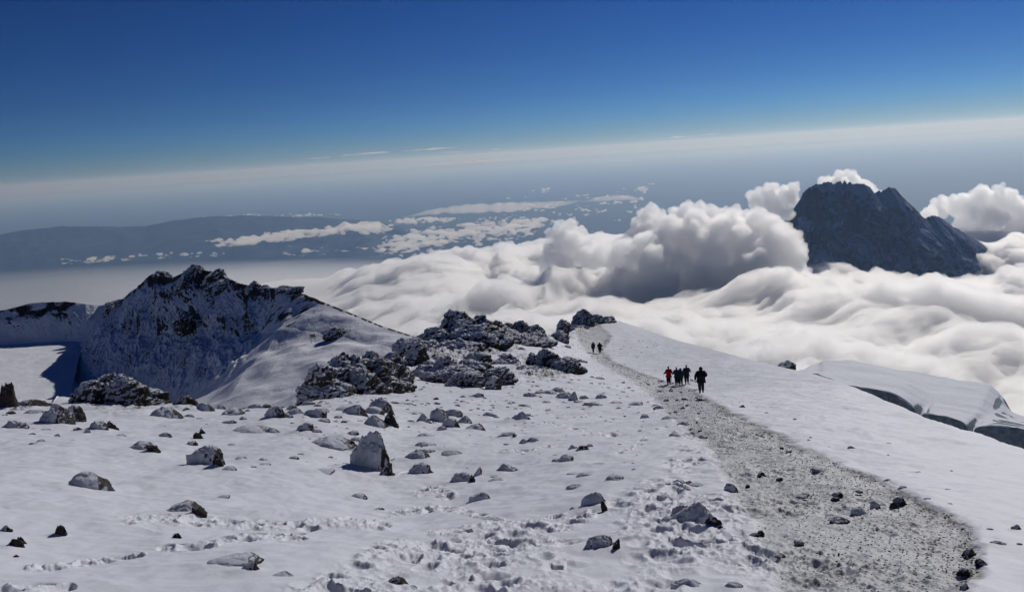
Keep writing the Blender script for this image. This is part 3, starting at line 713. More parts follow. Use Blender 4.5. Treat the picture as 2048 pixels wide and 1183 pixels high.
crag('pair of low shaded boulders below the small round skyline boulder', [(1090, 660, 1116, 684, 136), (1100, 666, 1132, 684, 140)], 7, group='crags along the upper skyline')
crag('dark crag ending the skyline above the two far walkers, tapering to the right', [(1148, 628, 1184, 668, 168), (1130, 650, 1166, 678, 160), (1178, 632, 1206, 648, 172), (1200, 636, 1226, 644, 174)], 8, group='crags along the upper skyline')
crag('low double crag, its left hump lit and right hump in shade, mid slope', [(1076, 706, 1120, 752, 84), (1034, 728, 1100, 758, 78), (1104, 722, 1158, 758, 82), (1056, 712, 1080, 745, 86), (1115, 712, 1150, 732, 90)], 9)
crag('jumbled dark crags hanging over the hollow at the left edge of the slope', [(616, 738, 662, 802, 50), (655, 724, 725, 800, 53), (715, 716, 778, 770, 56), (672, 748, 765, 806, 52), (755, 736, 818, 772, 58), (770, 766, 816, 796, 56), (640, 744, 722, 802, 52), (690, 730, 790, 796, 55), (738, 718, 802, 756, 58), (612, 768, 700, 806, 50)], 10)
crag('tall narrow dark boulder rising between the jumbled crags and the highest crag', [(818, 693, 850, 738, 82)], 11, voxel=0.07)
crag('snow-topped boulders with dark undersides heaped below the highest crag', [(870, 720, 915, 762, 70), (905, 728, 966, 760, 70), (840, 728, 885, 752, 74), (868, 736, 960, 764, 69), (822, 736, 876, 760, 72), (945, 730, 985, 756, 71)], 12)
crag('split block, dark left part and white right part, at the end of the heap', [(966, 720, 1006, 752, 72), (972, 740, 1024, 772, 66)], 13)
crag('long dark overhanging slab lying in front of the snow-topped heap', [(898, 748, 950, 772, 64), (930, 750, 966, 772, 63)], 14)
crag('slanting elongated rock sliding downhill from the split block', [(974, 756, 1000, 780, 61), (988, 764, 1016, 788, 58)], 15, voxel=0.06)
crag('dark low block at the left end of the snow-topped heap', [(798, 734, 820, 762, 66)], 16, voxel=0.06)
crag('low ledge of rock and snow behind the tall narrow boulder', [(795, 684, 860, 712, 96), (770, 700, 815, 722, 90)], 17)
crag('flat ledge of dark rock between the heap and the low double crag', [(1000, 712, 1034, 736, 88), (925, 710, 975, 732, 86)], 18)
RG_ = 'rock towers on the shadowed ridge'
crag('leftmost tower on the ridge crest with a blunt double top', [(306, 542, 340, 576, 388), (318, 550, 356, 580, 384), (290, 560, 318, 590, 392)], 21, M_CRAG, grow=-0.3, group=RG_, cat='rock tower', amp=0.14)
crag('highest tower on the ridge crest', [(368, 530, 412, 580, 352), (355, 545, 392, 600, 350), (395, 540, 430, 575, 350)], 22, M_CRAG, grow=-0.3, group=RG_, cat='rock tower', amp=0.14)
crag('broad dark tower right of the highest one on the ridge', [(412, 540, 458, 590, 340), (422, 560, 476, 602, 336)], 23, M_CRAG, grow=-0.3, group=RG_, cat='rock tower', amp=0.14)
crag('small square rock standing on the ridge crest before the snowy shoulder', [(495, 562, 522, 590, 325), (515, 570, 542, 588, 320)], 24, M_CRAG, grow=-0.3, group=RG_, cat='rock tower', amp=0.12)
crag('long low dark rock capping the snowy shoulder of the ridge', [(556, 571, 582, 582, 300), (572, 573, 604, 584, 296)], 25, M_CRAG, grow=-0.3, group=RG_, cat='rock tower')
crag('hanging dark block on the shadowed face below the highest tower', [(348, 622, 388, 668, 322)], 26, M_CRAG, grow=-0.3, group=RG_, cat='rock tower', amp=0.12)
crag('dark block where the far ridge meets the shadowed face', [(210, 603, 240, 640, 424), (230, 598, 262, 622, 420)], 27, M_CRAG, grow=-0.3, group=RG_, cat='rock tower')
crag('flat topped rock on the saddle beside the small sign', [(650, 654, 686, 680, 236), (672, 656, 716, 674, 238)], 28, M_CRAG, grow=-0.3, group=RG_, cat='rock tower')
# a far lone rock behind the right-hand crest
crag('lone snow-streaked rock peeping over the right-hand crest', [(1557, 727, 1575, 752, 118), (1567, 725, 1588, 752, 118)], 29, M_CRAG, voxel=0.1)
# ---- pebbles nobody could count
def pebbles():
    rs = np.random.default_rng(77); V0, F0 = _ICO[2]; Vs = []; Fs = []; o = 0; xs = []; 
    def put(px, py, w, fl=0.5):
        xs.append((px, py, w, fl))
    for _ in range(2600):
        py = 1183-(1183-715)*rs.uniform()**0.9; L = np.interp(py, PATH[:, 0], PATH[:, 1]); R = np.interp(py, PATH[:, 0], PATH[:, 2]); t = rs.uniform()**0.6; put(L+(R-L)*t, py, rs.uniform(1.2, 4.2)*(0.4+0.9*(py-700)/480))
    for _ in range(420):
        py = 1183-(1183-760)*rs.uniform(); R = np.interp(py, PATH[:, 0], PATH[:, 2]); put(R+rs.normal()*14*(0.3+(py-700)/480)-6, py, rs.uniform(2, 6)*(0.3+0.9*(py-700)/480))
    for _ in range(260):
        py = rs.uniform(800, 1100); R = np.interp(py, PATH[:, 0], PATH[:, 2]); put(R+abs(rs.normal())*120, py, rs.uniform(2, 6))
    for _ in range(1100): put(rs.uniform(600, 1400), 760+190*rs.uniform()**1.3, 2+8*rs.uniform()**2)
    for _ in range(160): put(rs.uniform(0, 560), rs.uniform(815, 900), rs.uniform(2, 6))
    for _ in range(160): put(rs.uniform(1040, 1330), rs.uniform(680, 760), rs.uniform(1.5, 4))
    A = np.array(xs); u = 0
    # march all rays together
    d = ray(A[:, 0], A[:, 1]); ys = np.geomspace(5, 190, 700); hitY = np.full(len(A), 60.0); done = np.zeros(len(A), bool)
    for yv in ys:
        p = d*(yv/d[:, 1])[:, None]; b = (p[:, 2] < gz(p[:, 0], p[:, 1])) & ~done; hitY[b] = yv; done |= b
    for k in range(len(A)):
        if not done[k]: continue
        c = d[k]*hitY[k]/d[k, 1]; s = A[k, 2]*hitY[k]/F*0.55; V, Fc = _ICO[2] if s > 0.05 else ICO1; q = V*np.array([s, s*0.8, s*0.55])*(1+0.35*rs.uniform(-1, 1, (len(V), 1))); a = rs.uniform(0, 6.28)
        q = np.stack([q[:, 0]*math.cos(a)-q[:, 1]*math.sin(a), q[:, 0]*math.sin(a)+q[:, 1]*math.cos(a), q[:, 2]], 1); c[2] = float(gz(c[0], c[1]))-0.02
        Vs.append(q+c); Fs.append(Fc+o); o += len(V)
    return obj('gravel', mesh_from('gravel', np.concatenate(Vs), np.concatenate(Fs), M_BARE), kind='stuff', label='small dark pebbles scattered on the path and snow')
ICO1 = ico(1)
pebbles()
# ================================================================ walkers
def cloth(name, c, r=0.85): return simple_mat(name, c, r)
def simple_mat(name, col, rough=0.9, noise=None):
    m, nt = mat_new(name); n = N(nt); c = (*col, 1)
    tc = n('ShaderNodeTexCoord')
    if noise:
        col2, scale = noise; t = n('ShaderNodeTexNoise', {'Vector': tc.outputs['Object'], 'Scale': scale, 'Detail': 8.0, 'Roughness': 0.6})
        c = n.mix(n.ramp(t.outputs[0], 0.38, 0.62), (*col, 1), (*col2, 1))
        b = n('ShaderNodeBsdfPrincipled', {'Base Color': c, 'Roughness': rough})
    else:
        t = n('ShaderNodeTexNoise', {'Vector': tc.outputs['Object'], 'Scale': 14.0, 'Detail': 4.0}); c = n.mix(t.outputs[0], (*[x*0.75 for x in col], 1), (*[min(1, x*1.2) for x in col], 1))
        bp = n('ShaderNodeBump', {'Height': t.outputs[0], 'Strength': 0.4, 'Distance': 0.02}); b = n('ShaderNodeBsdfPrincipled', {'Base Color': c, 'Roughness': rough, 'Normal': bp.outputs[0]})
    b.inputs['Specular IOR Level'].default_value = 0.2
    n('ShaderNodeOutputMaterial', {'Surface': b.outputs[0]}); return m
def skin(name, nodes, edges, mat, sub=1, root=0):
    """nodes: (x, y, z, r) or (x, y, z, rx, ry); one smooth skinned surface"""
    me = D.meshes.new('tmp'); me.from_pydata([n_[:3] for n_ in nodes], edges, []); o = D.objects.new('tmp', me); COL.objects.link(o)
    sk = o.modifiers.new('s', 'SKIN'); sk.use_smooth_shade = True; sk.branch_smoothing = 0.3
    if not me.skin_vertices: me.attributes.new
    lay = me.skin_vertices[0].data
    for i, n_ in enumerate(nodes): lay[i].radius = (n_[3], n_[4] if len(n_) > 4 else n_[3]); lay[i].use_root = (i == root)
    sb = o.modifiers.new('b', 'SUBSURF'); sb.levels = sub; sb.render_levels = sub
    dg = bpy.context.evaluated_depsgraph_get(); m2 = D.meshes.new_from_object(o.evaluated_get(dg)); m2.name = name; D.objects.remove(o); D.meshes.remove(me)
    m2.materials.clear(); m2.materials.append(mat)
    for p in m2.polygons: p.use_smooth = True
    return m2
def chain(*ix): return list(zip(ix[:-1], ix[1:]))
M_SKIN = cloth('skin', (0.35, 0.2, 0.14), 0.6); M_BOOT = cloth('boot_leather', (0.02, 0.018, 0.017), 0.6)
C_BLACK = cloth('black_cloth', (0.012, 0.013, 0.018)); C_NAVY = cloth('navy_cloth', (0.02, 0.032, 0.075)); C_TEAL = cloth('dark_teal_cloth', (0.012, 0.032, 0.042)); C_RED = cloth('red_cloth', (0.42, 0.012, 0.018)); C_GREY = cloth('dark_grey_cloth', (0.025, 0.027, 0.034))
M_POLE = simple_mat('pole_metal', (0.35, 0.35, 0.36), 0.35)
def person(label, px, py, Y, jacket, trousers, head='hood', stride=0.16, arms='poles', yaw=0.0, h=1.75, pack=None, wide=1.0, grp=None, glove=None):
    s = h/1.75; c = P(px, py, Y); g = float(gz(c[0], c[1])); root = D.objects.new('person', None); COL.objects.link(root); root.location = (c[0], c[1], g-0.02); root.rotation_euler = (0, 0, yaw); root.scale = (s, s, s)
    root['label'] = label; root['category'] = 'person'
    if grp: root['group'] = grp
    st = stride; hip = 0.95
    A_ = {}  # joints
    for sd_, sg in (('l', -1), ('r', 1)):
        f = st*sg
        A_['hip'+sd_] = (0.10*sg, 0, 0.90); A_['knee'+sd_] = (0.11*sg, f*0.6+0.04, 0.50); A_['ank'+sd_] = (0.11*sg, f-0.02, 0.09+max(0, -f)*0.10); A_['toe'+sd_] = (0.13*sg, f+0.17, 0.05+max(0, -f)*0.02)
        A_['sh'+sd_] = (0.19*sg*wide, -0.01, 1.43)
        if arms == 'poles': A_['el'+sd_] = (0.31*sg*wide, -0.03, 1.16); A_['wr'+sd_] = (0.34*sg*wide, 0.20, 1.07)
        elif arms == 'hang': A_['el'+sd_] = (0.30*sg*wide, -0.05, 1.14); A_['wr'+sd_] = (0.31*sg*wide, 0.04, 0.88)
        else: A_['el'+sd_] = (0.32*sg*wide, -0.06, 1.18); A_['wr'+sd_] = ((0.16 if sg > 0 else 0.33)*sg*wide, 0.12 if sg > 0 else 0.0, 1.05 if sg > 0 else 0.86)
    J = A_
    nodes = [(0, 0, 0.97, 0.13, 0.10), (0, 0, 1.16, 0.12, 0.09), (0, 0, 1.36, 0.15, 0.10), (0, 0.0, 1.50, 0.055), (0, 0.02, 1.57, 0.07, 0.08), (0, 0.03, 1.66, 0.078, 0.095), (0, 0.02, 1.725, 0.05, 0.06)]
    e = chain(0, 1, 2, 3, 4, 5, 6)
    def add(p, r, par):
        nodes.append((*p, r)); e.append((par, len(nodes)-1)); return len(nodes)-1
    add((0, 0.135, 1.625), 0.014, 5)                    # nose
    for sg in (-1, 1): add((0.088*sg, 0.015, 1.63), 0.014, 5)     # ears
    for sd_ in 'lr':
        a = add(J['sh'+sd_], 0.055, 2); a = add(J['el'+sd_], 0.042, a); a = add(J['wr'+sd_], 0.028, a)
        a = add(J['hip'+sd_], 0.085, 0); a = add(J['knee'+sd_], 0.055, a); a = add(J['ank'+sd_], 0.035, a); a = add(J['toe'+sd_], 0.03, a)
    obj('body', skin('body', nodes, e, M_SKIN), root)
    # jacket
    nodes = [(0, 0, 0.80, 0.25*wide, 0.19), (0, 0, 0.98, 0.25*wide, 0.20), (0, -0.02, 1.2, 0.25*wide, 0.20), (0, -0.02, 1.38, 0.23*wide, 0.18), (0, 0, 1.47, 0.13, 0.12), (0, 0.0, 1.54, 0.10)]; e = chain(0, 1, 2, 3, 4, 5)
    for sd_ in 'lr':
        a = add(J['sh'+sd_], 0.11, 3); a = add(J['el'+sd_], 0.092, a); w_ = J['wr'+sd_]; el = J['el'+sd_]; add(tuple(w_[k]*0.9+el[k]*0.1 for k in range(3)), 0.065, a)
    obj('jacket', skin('jacket', nodes, e, jacket, 1, 1), root)
    nodes = [(0, 0, 0.98, 0.19, 0.15), (0, 0, 0.90, 0.2, 0.15)]; e = [(0, 1)]
    for sd_ in 'lr':
        a = add(J['hip'+sd_], 0.135, 1); kx = J['knee'+sd_]; hx = J['hip'+sd_]; a = add(tuple((kx[k]+hx[k])/2 for k in range(3)), 0.128, a); a = add(kx, 0.108, a); ax = J['ank'+sd_]; a = add((ax[0], ax[1], ax[2]+0.06), 0.095, a)
    obj('trousers', skin('trousers', nodes, e, trousers), root)
    for sd_ in 'lr':
        ax = J['ank'+sd_]; tx = J['toe'+sd_]
        obj('boot', skin('boot', [(ax[0], ax[1]-0.03, ax[2]+0.12, 0.06), (ax[0], ax[1]-0.03, ax[2]-0.01, 0.058), ((ax[0]+tx[0])/2, (ax[1]+tx[1])/2, tx[2]+0.01, 0.05, 0.055), (tx[0], tx[1], tx[2], 0.042, 0.05)], chain(0, 1, 2, 3), M_BOOT), root)
        # gloved hand: palm, four curled fingers, thumb
        w_ = np.array(J['wr'+sd_]); el = np.array(J['el'+sd_]); dr = (w_-el)/np.linalg.norm(w_-el); sg = -1 if sd_ == 'l' else 1
        side = np.cross(dr, (0, 0, 1)) if abs(dr[2]) < 0.9 else np.array([0.0, 1, 0]); side /= np.linalg.norm(side); inn = np.cross(side, dr)
        nodes = [(*w_, 0.033), (*(w_+dr*0.05), 0.042, 0.028), (*(w_+dr*0.085), 0.042, 0.026)]; e = chain(0, 1, 2)
        for q in range(4):
            o_ = (q-1.5)*0.021; b_ = w_+dr*0.10+side*o_; ln = (0.03, 0.036, 0.034, 0.026)[q]; nodes.append((*b_, 0.011)); e.append((2, len(nodes)-1)); b2 = b_+dr*ln+inn*-0.008; nodes.append((*b2, 0.010)); e.append((len(nodes)-2, len(nodes)-1)); b3 = b2+dr*ln*0.3-inn*ln*0.8; nodes.append((*b3, 0.009)); e.append((len(nodes)-2, len(nodes)-1))
        t1 = w_+dr*0.045+side*0.045*(-sg); nodes.append((*t1, 0.013)); e.append((1, len(nodes)-1)); t2 = t1+dr*0.035+side*0.012*(-sg)-inn*0.012; nodes.append((*t2, 0.011)); e.append((len(nodes)-2, len(nodes)-1))
        obj('glove', skin('glove', nodes, e, glove or C_BLACK, 1), root)
    if head == 'hood': obj('hood', skin('hood', [(0, -0.02, 1.49, 0.14, 0.12), (0, -0.01, 1.58, 0.135, 0.13), (0, -0.01, 1.68, 0.13, 0.13), (0, -0.01, 1.76, 0.085)], chain(0, 1, 2, 3), jacket), root)
    else: obj('hat', skin('hat', [(0, 0.005, 1.655, 0.096, 0.108), (0, 0.005, 1.70, 0.09, 0.1), (0, 0.0, 1.75, 0.05)], chain(0, 1, 2), C_BLACK), root)
    root_m = Matrix.Translation(root.location) @ Matrix.Rotation(yaw, 4, 'Z') @ Matrix.Scale(s, 4)
    if arms == 'poles':
        for sd_ in 'lr':
            w_ = Vector(J['wr'+sd_])+Vector((0, 0.07, 0)); tip = Vector((w_.x*1.15, w_.y+0.22, 0.0))
            tw = root_m @ tip; tw.z = float(gz(tw.x, tw.y)); hw = root_m @ (w_+Vector((0, 0, 0.05)))
            pole = obj('trekking_pole', skin('trekking_pole', [(0, 0, 0, 0.006), tuple((hw-tw)*0.5)+(0.009,), tuple(hw-tw)+(0.010,)], [(0, 1), (1, 2)], M_POLE), loc=tuple(tw), label=f"thin trekking pole in the {'left' if sd_ == 'l' else 'right'} hand of the {pack_names[label]}", category='trekking pole')
            obj('handle', skin('handle', [tuple((hw-tw)*0.93)+(0.018,), tuple((hw-tw)*1.04)+(0.02,)], [(0, 1)], C_BLACK), pole)
            obj('basket', skin('basket', [tuple((hw-tw)*0.05)+(0.03,), tuple((hw-tw)*0.065)+(0.03,)], [(0, 1)], C_BLACK), pole)
    if pack:
        bp_ = D.objects.new('backpack', None); COL.objects.link(bp_); bp_.location = root_m @ Vector((0, -0.24, 1.0)); bp_.rotation_euler = (0, 0, yaw); bp_['label'] = pack; bp_['category'] = 'backpack'
        obj('pack_body', skin('pack_body', [(0, 0, -0.06, 0.15, 0.10), (0, 0, 0.15, 0.18, 0.12), (0, 0, 0.40, 0.17, 0.12), (0, 0.01, 0.52, 0.12, 0.09)], chain(0, 1, 2, 3), C_BLACK), bp_)
        obj('pack_lid', skin('pack_lid', [(-0.09, 0, 0.60, 0.085), (0.09, 0, 0.60, 0.085)], [(0, 1)], C_GREY), bp_)
        for sg in (-1, 1): obj('shoulder_strap', skin('shoulder_strap', [(0.1*sg, 0.10, 0.05, 0.02), (0.11*sg, 0.12, 0.40, 0.022), (0.11*sg, 0.26, 0.50, 0.022), (0.11*sg, 0.37, 0.36, 0.02)], chain(0, 1, 2, 3), C_BLACK), bp_)
        obj('sleeping_mat', skin('sleeping_mat', [(-0.2, -0.03, -0.17, 0.085), (0.2, -0.03, -0.17, 0.085)], [(0, 1)], C_GREY), bp_)
    return root
pack_names = {}
PG = 'walkers going down the snowy path'
def per(short, label, *a, **k):
    pack_names[label] = short; return person(label, *a, grp=PG, **k)
per('walker in red', 'walker in a red jacket and dark trousers, leftmost of the near group', 1338, 772, 78, C_RED, C_BLACK, 'hat', 0.06, 'poles', 0.1, 1.76)
per('navy walker', 'walker in a navy jacket close beside the teal one, between red jacket and black jacket', 1354, 772, 77, C_NAVY, C_BLACK, 'hat', 0.12, 'poles', 0.05, 1.68)
per('teal walker', 'shorter walker in a dark teal jacket half hidden beside the navy one', 1362, 772, 76, C_TEAL, C_BLACK, 'hood', 0.10, 'hang', -0.1, 1.62)
per('black jacket walker', 'bareheaded looking walker in a black jacket with elbows out, right of the pair', 1374, 772, 77, C_GREY, C_BLACK, 'hat', 0.08, 'poles', -0.1, 1.78)
per('hooded walker', 'hooded walker in dark clothes, nearest and largest on the path, walking alone', 1403, 788, 55, C_BLACK, C_GREY, 'hood', 0.10, 'bent', -0.05, 1.76, wide=1.12)
per('walker with the backpack', 'distant walker carrying a bulky backpack, left of the two far up the path', 1187, 706, 131, C_NAVY, C_BLACK, 'hat', 0.1, 'hang', 0.5, 1.72, pack='bulky dark backpack on the left one of the two far walkers')
per('far right walker', 'distant dark walker with a pole, right of the two far up the path', 1200, 705, 131, C_BLACK, C_BLACK, 'hood', 0.05, 'poles', 0.0, 1.78, wide=1.1)
# little sign on the saddle
c = P(626, 678, 238); sg_ = D.objects.new('saddle_sign', None); COL.objects.link(sg_); sg_.location = tuple(c); sg_['label'] = 'small weathered signboard standing on the saddle of the ridge'; sg_['category'] = 'sign'
M_WOOD = simple_mat('weathered_wood', (0.22, 0.17, 0.11), 0.8)
def box_mesh(name, x0, x1, y0, y1, z0, z1, mat):
    me = D.meshes.new(name); me.from_pydata([(x, y, z) for x in (x0, x1) for y in (y0, y1) for z in (z0, z1)], [], [(0, 1, 3, 2), (4, 6, 7, 5), (0, 4, 5, 1), (2, 3, 7, 6), (0, 2, 6, 4), (1, 5, 7, 3)]); me.materials.append(mat); return me
obj('board', box_mesh('board', -0.7, 0.7, -0.06, -0.02, 0.55, 1.45, M_WOOD), sg_)
for x in (-0.55, 0.55): obj('post', box_mesh('post', x-0.05, x+0.05, -0.02, 0.08, -1.5, 1.5, M_WOOD), sg_)
# ================================================================ far world: lowland, hills, peak, clouds, haze
def simple_mat(name, col, rough=0.9, noise=None):
    m, nt = mat_new(name); n = N(nt); c = col
    if noise:
        col2, scale = noise
        tc = n('ShaderNodeTexCoord'); t = n('ShaderNodeTexNoise', {'Vector': tc.outputs['Object'], 'Scale': scale, 'Detail': 8.0, 'Roughness': 0.6})
        c = n.mix(n.ramp(t.outputs[0], 0.38, 0.62), (*col, 1), (*col2, 1))
    else: c = (*col, 1)
    b = n('ShaderNodeBsdfPrincipled', {'Base Color': c, 'Roughness': rough}); b.inputs['Specular IOR Level'].default_value = 0.2
    n('ShaderNodeOutputMaterial', {'Surface': b.outputs[0]}); return m
M_LOW = simple_mat('haze_tinted_savanna', (0.018, 0.04, 0.055), noise=((0.03, 0.05, 0.06), 0.00012))  # plain tinted blue, part of the distance haze put into its colour
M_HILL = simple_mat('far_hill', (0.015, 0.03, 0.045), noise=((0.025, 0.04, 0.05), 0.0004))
def ring_sheet(z, r0, r1, nr, na):
    r = np.geomspace(r0, r1, nr)[:, None]; a = np.linspace(-math.pi, math.pi, na)[None, :]
    return np.stack([r*np.sin(a), r*np.cos(a), np.full((nr, na), float(z))], -1)
G = ring_sheet(-4900, 50, 6.0e5, 60, 140); G[..., 2] += 120*fbm(G[..., 0]/18000, G[..., 1]/18000, o=4, s=91)*sstep(9000, 30000, np.hypot(G[..., 0], G[..., 1]))
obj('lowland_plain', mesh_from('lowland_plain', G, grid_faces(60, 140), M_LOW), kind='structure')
def far_range(name, prof, Yc, depth, zb, amp, n=360, m=60, s=0):
    prof = np.array(prof, float); px = np.linspace(prof[0, 0], prof[-1, 0], n); py = np.interp(px, prof[:, 0], prof[:, 1])
    C = P(px, py, Yc); t = np.linspace(-1, 1, m)[:, None]
    X = C[None, :, 0]*(1+t*depth/Yc); Y = C[None, :, 1]*(1+t*depth/Yc)
    h = (1-np.abs(t))**0.8; Z = zb+(C[None, :, 2]-zb)*h
    Z = Z+amp*(ridged(X/amp/9, Y/amp/9, o=5, s=s)-0.55)*np.minimum(1, h*3)*(1-0.6*(h > 0.93))
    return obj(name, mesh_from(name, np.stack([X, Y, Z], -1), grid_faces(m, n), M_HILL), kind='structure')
far_range('distant_hills', [(-260, 486), (-100, 476), (0, 468), (40, 461), (120, 452), (200, 453), (290, 452), (350, 440), (400, 434), (440, 431), (500, 430), (560, 433), (640, 434), (720, 440), (800, 452), (900, 470)], 56000, 9000, -4900, 260, s=5)
far_range('distant_mountain', [(930, 398), (1000, 385), (1060, 384), (1100, 376), (1135, 365), (1150, 362), (1165, 362), (1185, 370), (1200, 373), (1240, 363), (1275, 356), (1310, 362), (1360, 372), (1450, 380)], 150000, 16000, -4900, 240, s=6)
# ---------------------------------------------------------------- the jagged peak
def seg_noise_mesh(): pass
M_PEAK, nt = mat_new('peak_rock_and_shade_tinted_snow'); n = N(nt)
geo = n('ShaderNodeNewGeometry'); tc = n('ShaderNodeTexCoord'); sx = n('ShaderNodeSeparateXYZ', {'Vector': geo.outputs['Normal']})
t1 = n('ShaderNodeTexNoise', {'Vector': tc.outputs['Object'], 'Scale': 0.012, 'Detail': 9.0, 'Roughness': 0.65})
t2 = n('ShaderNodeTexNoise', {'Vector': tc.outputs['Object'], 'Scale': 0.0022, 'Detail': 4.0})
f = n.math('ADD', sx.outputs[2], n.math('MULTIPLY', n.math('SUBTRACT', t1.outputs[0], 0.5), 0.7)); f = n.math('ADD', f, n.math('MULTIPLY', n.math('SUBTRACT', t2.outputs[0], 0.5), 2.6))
c = n.mix(n.ramp(f, 0.5, 0.75), (0.012, 0.014, 0.02, 1), (0.10, 0.155, 0.28, 1))  # snow coloured dark blue: the shade on the face is put into its colour
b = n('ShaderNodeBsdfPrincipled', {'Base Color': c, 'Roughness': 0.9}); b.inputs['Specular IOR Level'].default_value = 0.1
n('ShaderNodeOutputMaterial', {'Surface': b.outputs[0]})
pk = np.array([(1480, 560), (1530, 520), (1560, 480), (1575, 450), (1583, 425), (1598, 402), (1606, 386), (1618, 375), (1630, 369), (1645, 367), (1656, 363), (1668, 369), (1675, 363), (1680, 361), (1684, 369), (1689, 360), (1694, 369), (1700, 363), (1706, 370), (1716, 366), (1730, 369), (1740, 374), (1746, 386), (1750, 387), (1757, 381), (1762, 383), (1768, 380), (1778, 375), (1790, 376), (1803, 392), (1813, 401), (1826, 414), (1838, 427), (1848, 437), (1868, 430), (1885, 437), (1905, 452), (1920, 460), (1950, 478), (1980, 496), (2010, 512), (2060, 528), (2120, 548), (2200, 580), (2300, 620)], float)
YP = 9800.0; n_, m_ = 760, 260
px = np.linspace(pk[0, 0], pk[-1, 0], n_); py = np.interp(px, pk[:, 0], pk[:, 1])+2.2*vnoise(px/5, px*0, s=3)-2.5*np.maximum(0, ridged(px/16, px*0, o=3, s=4)-0.6)*(px < 1860)
C = P(px, py, YP); t = np.linspace(0, 1, m_)
fr = np.array([(0, -1900, -1.0), (0.35, -1150, -0.66), (0.62, -560, -0.40), (0.8, -250, -0.2), (1.0, 0, 0)])
GX = []; 
tt = np.concatenate([np.linspace(0, 1, 200), 1+np.linspace(0, 1, 61)[1:]])[:, None]
off = np.where(tt <= 1, -1350*(1-tt)**1.05, 2300*(tt-1)**1.2)
h = np.where(tt <= 1, 1-(1-np.clip(tt, 0, 1))**1.15, 1-(tt-1)**1.1)
zb = -2100.0
X = C[None, :, 0]+0*tt-off*0.12; Y = YP+off+0*X; Z = zb+(C[None, :, 2]-zb)*h
e = np.clip(np.abs(off)/420, 0, 1)*np.clip(h*3, 0, 1)
ribs = ridged(X/360+Z/2200, Y/1400, Z/900, o=6, g=0.58, s=21)-0.75
Z = Z+e*150*ribs+e*22*fbm(X/120, Y/120, o=4, s=23); Y = Y+e*200*(ridged(X/260, Z/520, o=5, g=0.6, s=25)-0.6); X = X+e*90*fbm(X/260, Z/240, o=3, s=26)
Gp = np.stack([X, Y, Z], -1)
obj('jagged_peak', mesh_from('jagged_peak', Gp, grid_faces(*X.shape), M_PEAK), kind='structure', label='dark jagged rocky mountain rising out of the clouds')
# ---------------------------------------------------------------- clouds
def vol_mat(name, dens, col=(1, 1, 1), aniso=0.35, ray=False):
    m, nt = mat_new(name); n = N(nt)
    v = n('ShaderNodeVolumePrincipled', {'Color': (*col, 1), 'Density': dens, 'Anisotropy': aniso, 'Absorption Color': (1, 1, 1, 1)}); n('ShaderNodeOutputMaterial', {'Volume': v.outputs[0]}); return m
def core_mat(name, col=(0.93, 0.93, 0.93)):
    m, nt = mat_new(name); n = N(nt)
    a = n('ShaderNodeBsdfDiffuse', {'Color': (*col, 1)}); n('ShaderNodeOutputMaterial', {'Surface': a.outputs[0]}); return m
M_CORE = core_mat('cloud_body'); M_VEIL = vol_mat('cloud_veil', 0.016, aniso=0.7); M_CUM = vol_mat('cumulus_vapour', 0.016, aniso=0.7); M_CUMC = core_mat('cumulus_body')
# cloud sea: a height field with billows, its far edge where the photograph's edge lies
EDGE = np.array([(-400, 560), (0, 537), (200, 524), (370, 517), (520, 513), (700, 511), (830, 512), (900, 500), (1000, 490), (1100, 470), (1300, 455), (1500, 450), (1800, 440), (2100, 470), (2500, 470)], float)
ZS = -1430.0
def sea_h(X, Y):
    q = 0.55+0.45*sstep(-3500, 500, X+0.25*(Y-9000))          # smooth to the left, billowy to the right
    wx = X+500*fbm(X/1900, Y/1900, o=2, s=31); wy = Y+500*fbm(X/1900, Y/1900, o=2, s=32)
    h = 190*q*fbm(wx/2300, wy/2300, o=3, s=33)+q*q*240*(0.42-billow(wx/820, wy/980, o=4, g=0.46, s=34))*1.4
    puff = sstep(-0.25, 0.35, fbm(X/2400, Y/2400, o=2, s=38))*q*q
    for sc, am, sd in ((900, 150, 1), (380, 110, 2), (170, 64, 3), (75, 30, 4)):
        ax_ = wx/sc+0.35*vnoise(X/sc*1.7, Y/sc*1.7, s=sd+40); ay_ = wy/sc+0.35*vnoise(X/sc*1.7+9, Y/sc*1.7, s=sd+44); c_, r_ = cells(ax_, ay_, s=39+sd); h = h+am*(0.35+0.65*puff)*q*(0.5+0.8*r_)*(0.55-np.minimum(c_, 1.0)**1.7)
    return h
def bump(X, Y, px, py, w, h, amp, Y0):
    c = P(px, py, Y0); return amp*np.exp(-((X-c[0])/w)**2-((Y-c[1])/h)**2)
nu, nv = 760, 620
U = np.linspace(-0.36, 1.0, nu)[None, :]
# far edge distance per direction
ex = []; 
for pxx in np.linspace(-700, 2900, 200):
    pyy = np.interp(pxx, EDGE[:, 0], EDGE[:, 1]); d = ray(pxx, pyy); k = ZS/d[2]; ex.append((d[0]/d[1], d[1]*k))
ex = np.array(ex); YE = np.interp(U[0], ex[:, 0], ex[:, 1])
YE = YE*(1+0.05*fbm(U[0]*9, U[0]*0, o=4, s=36))
S = np.linspace(0, 1, nv)[:, None]; YY = 1900*(YE[None, :]/1900)**S; XX = U*YY
Hh = ZS+sea_h(XX, YY)
def local(px, py, amp, w, d, Y0=None):
    global Hh
    dr = ray(px, py); k = ZS/dr[2]; cx, cy_ = dr[0]*k, dr[1]*k
    Hh = Hh+amp*np.exp(-((XX-cx)/w)**2-((YY-cy_)/d)**2)
for a in SEA_BUMPS: local(*a)
edge = 1-sstep(0.0, 0.07, 1-S)
side_ = 1-sstep(-0.36, -0.10, U+0.05*fbm(XX/1500, YY/1500, o=3, s=41)); Hh = Hh-side_*560
top = Hh-edge*300*(1-side_)
below = 380+0*top
bot = np.full_like(top, ZS-700)
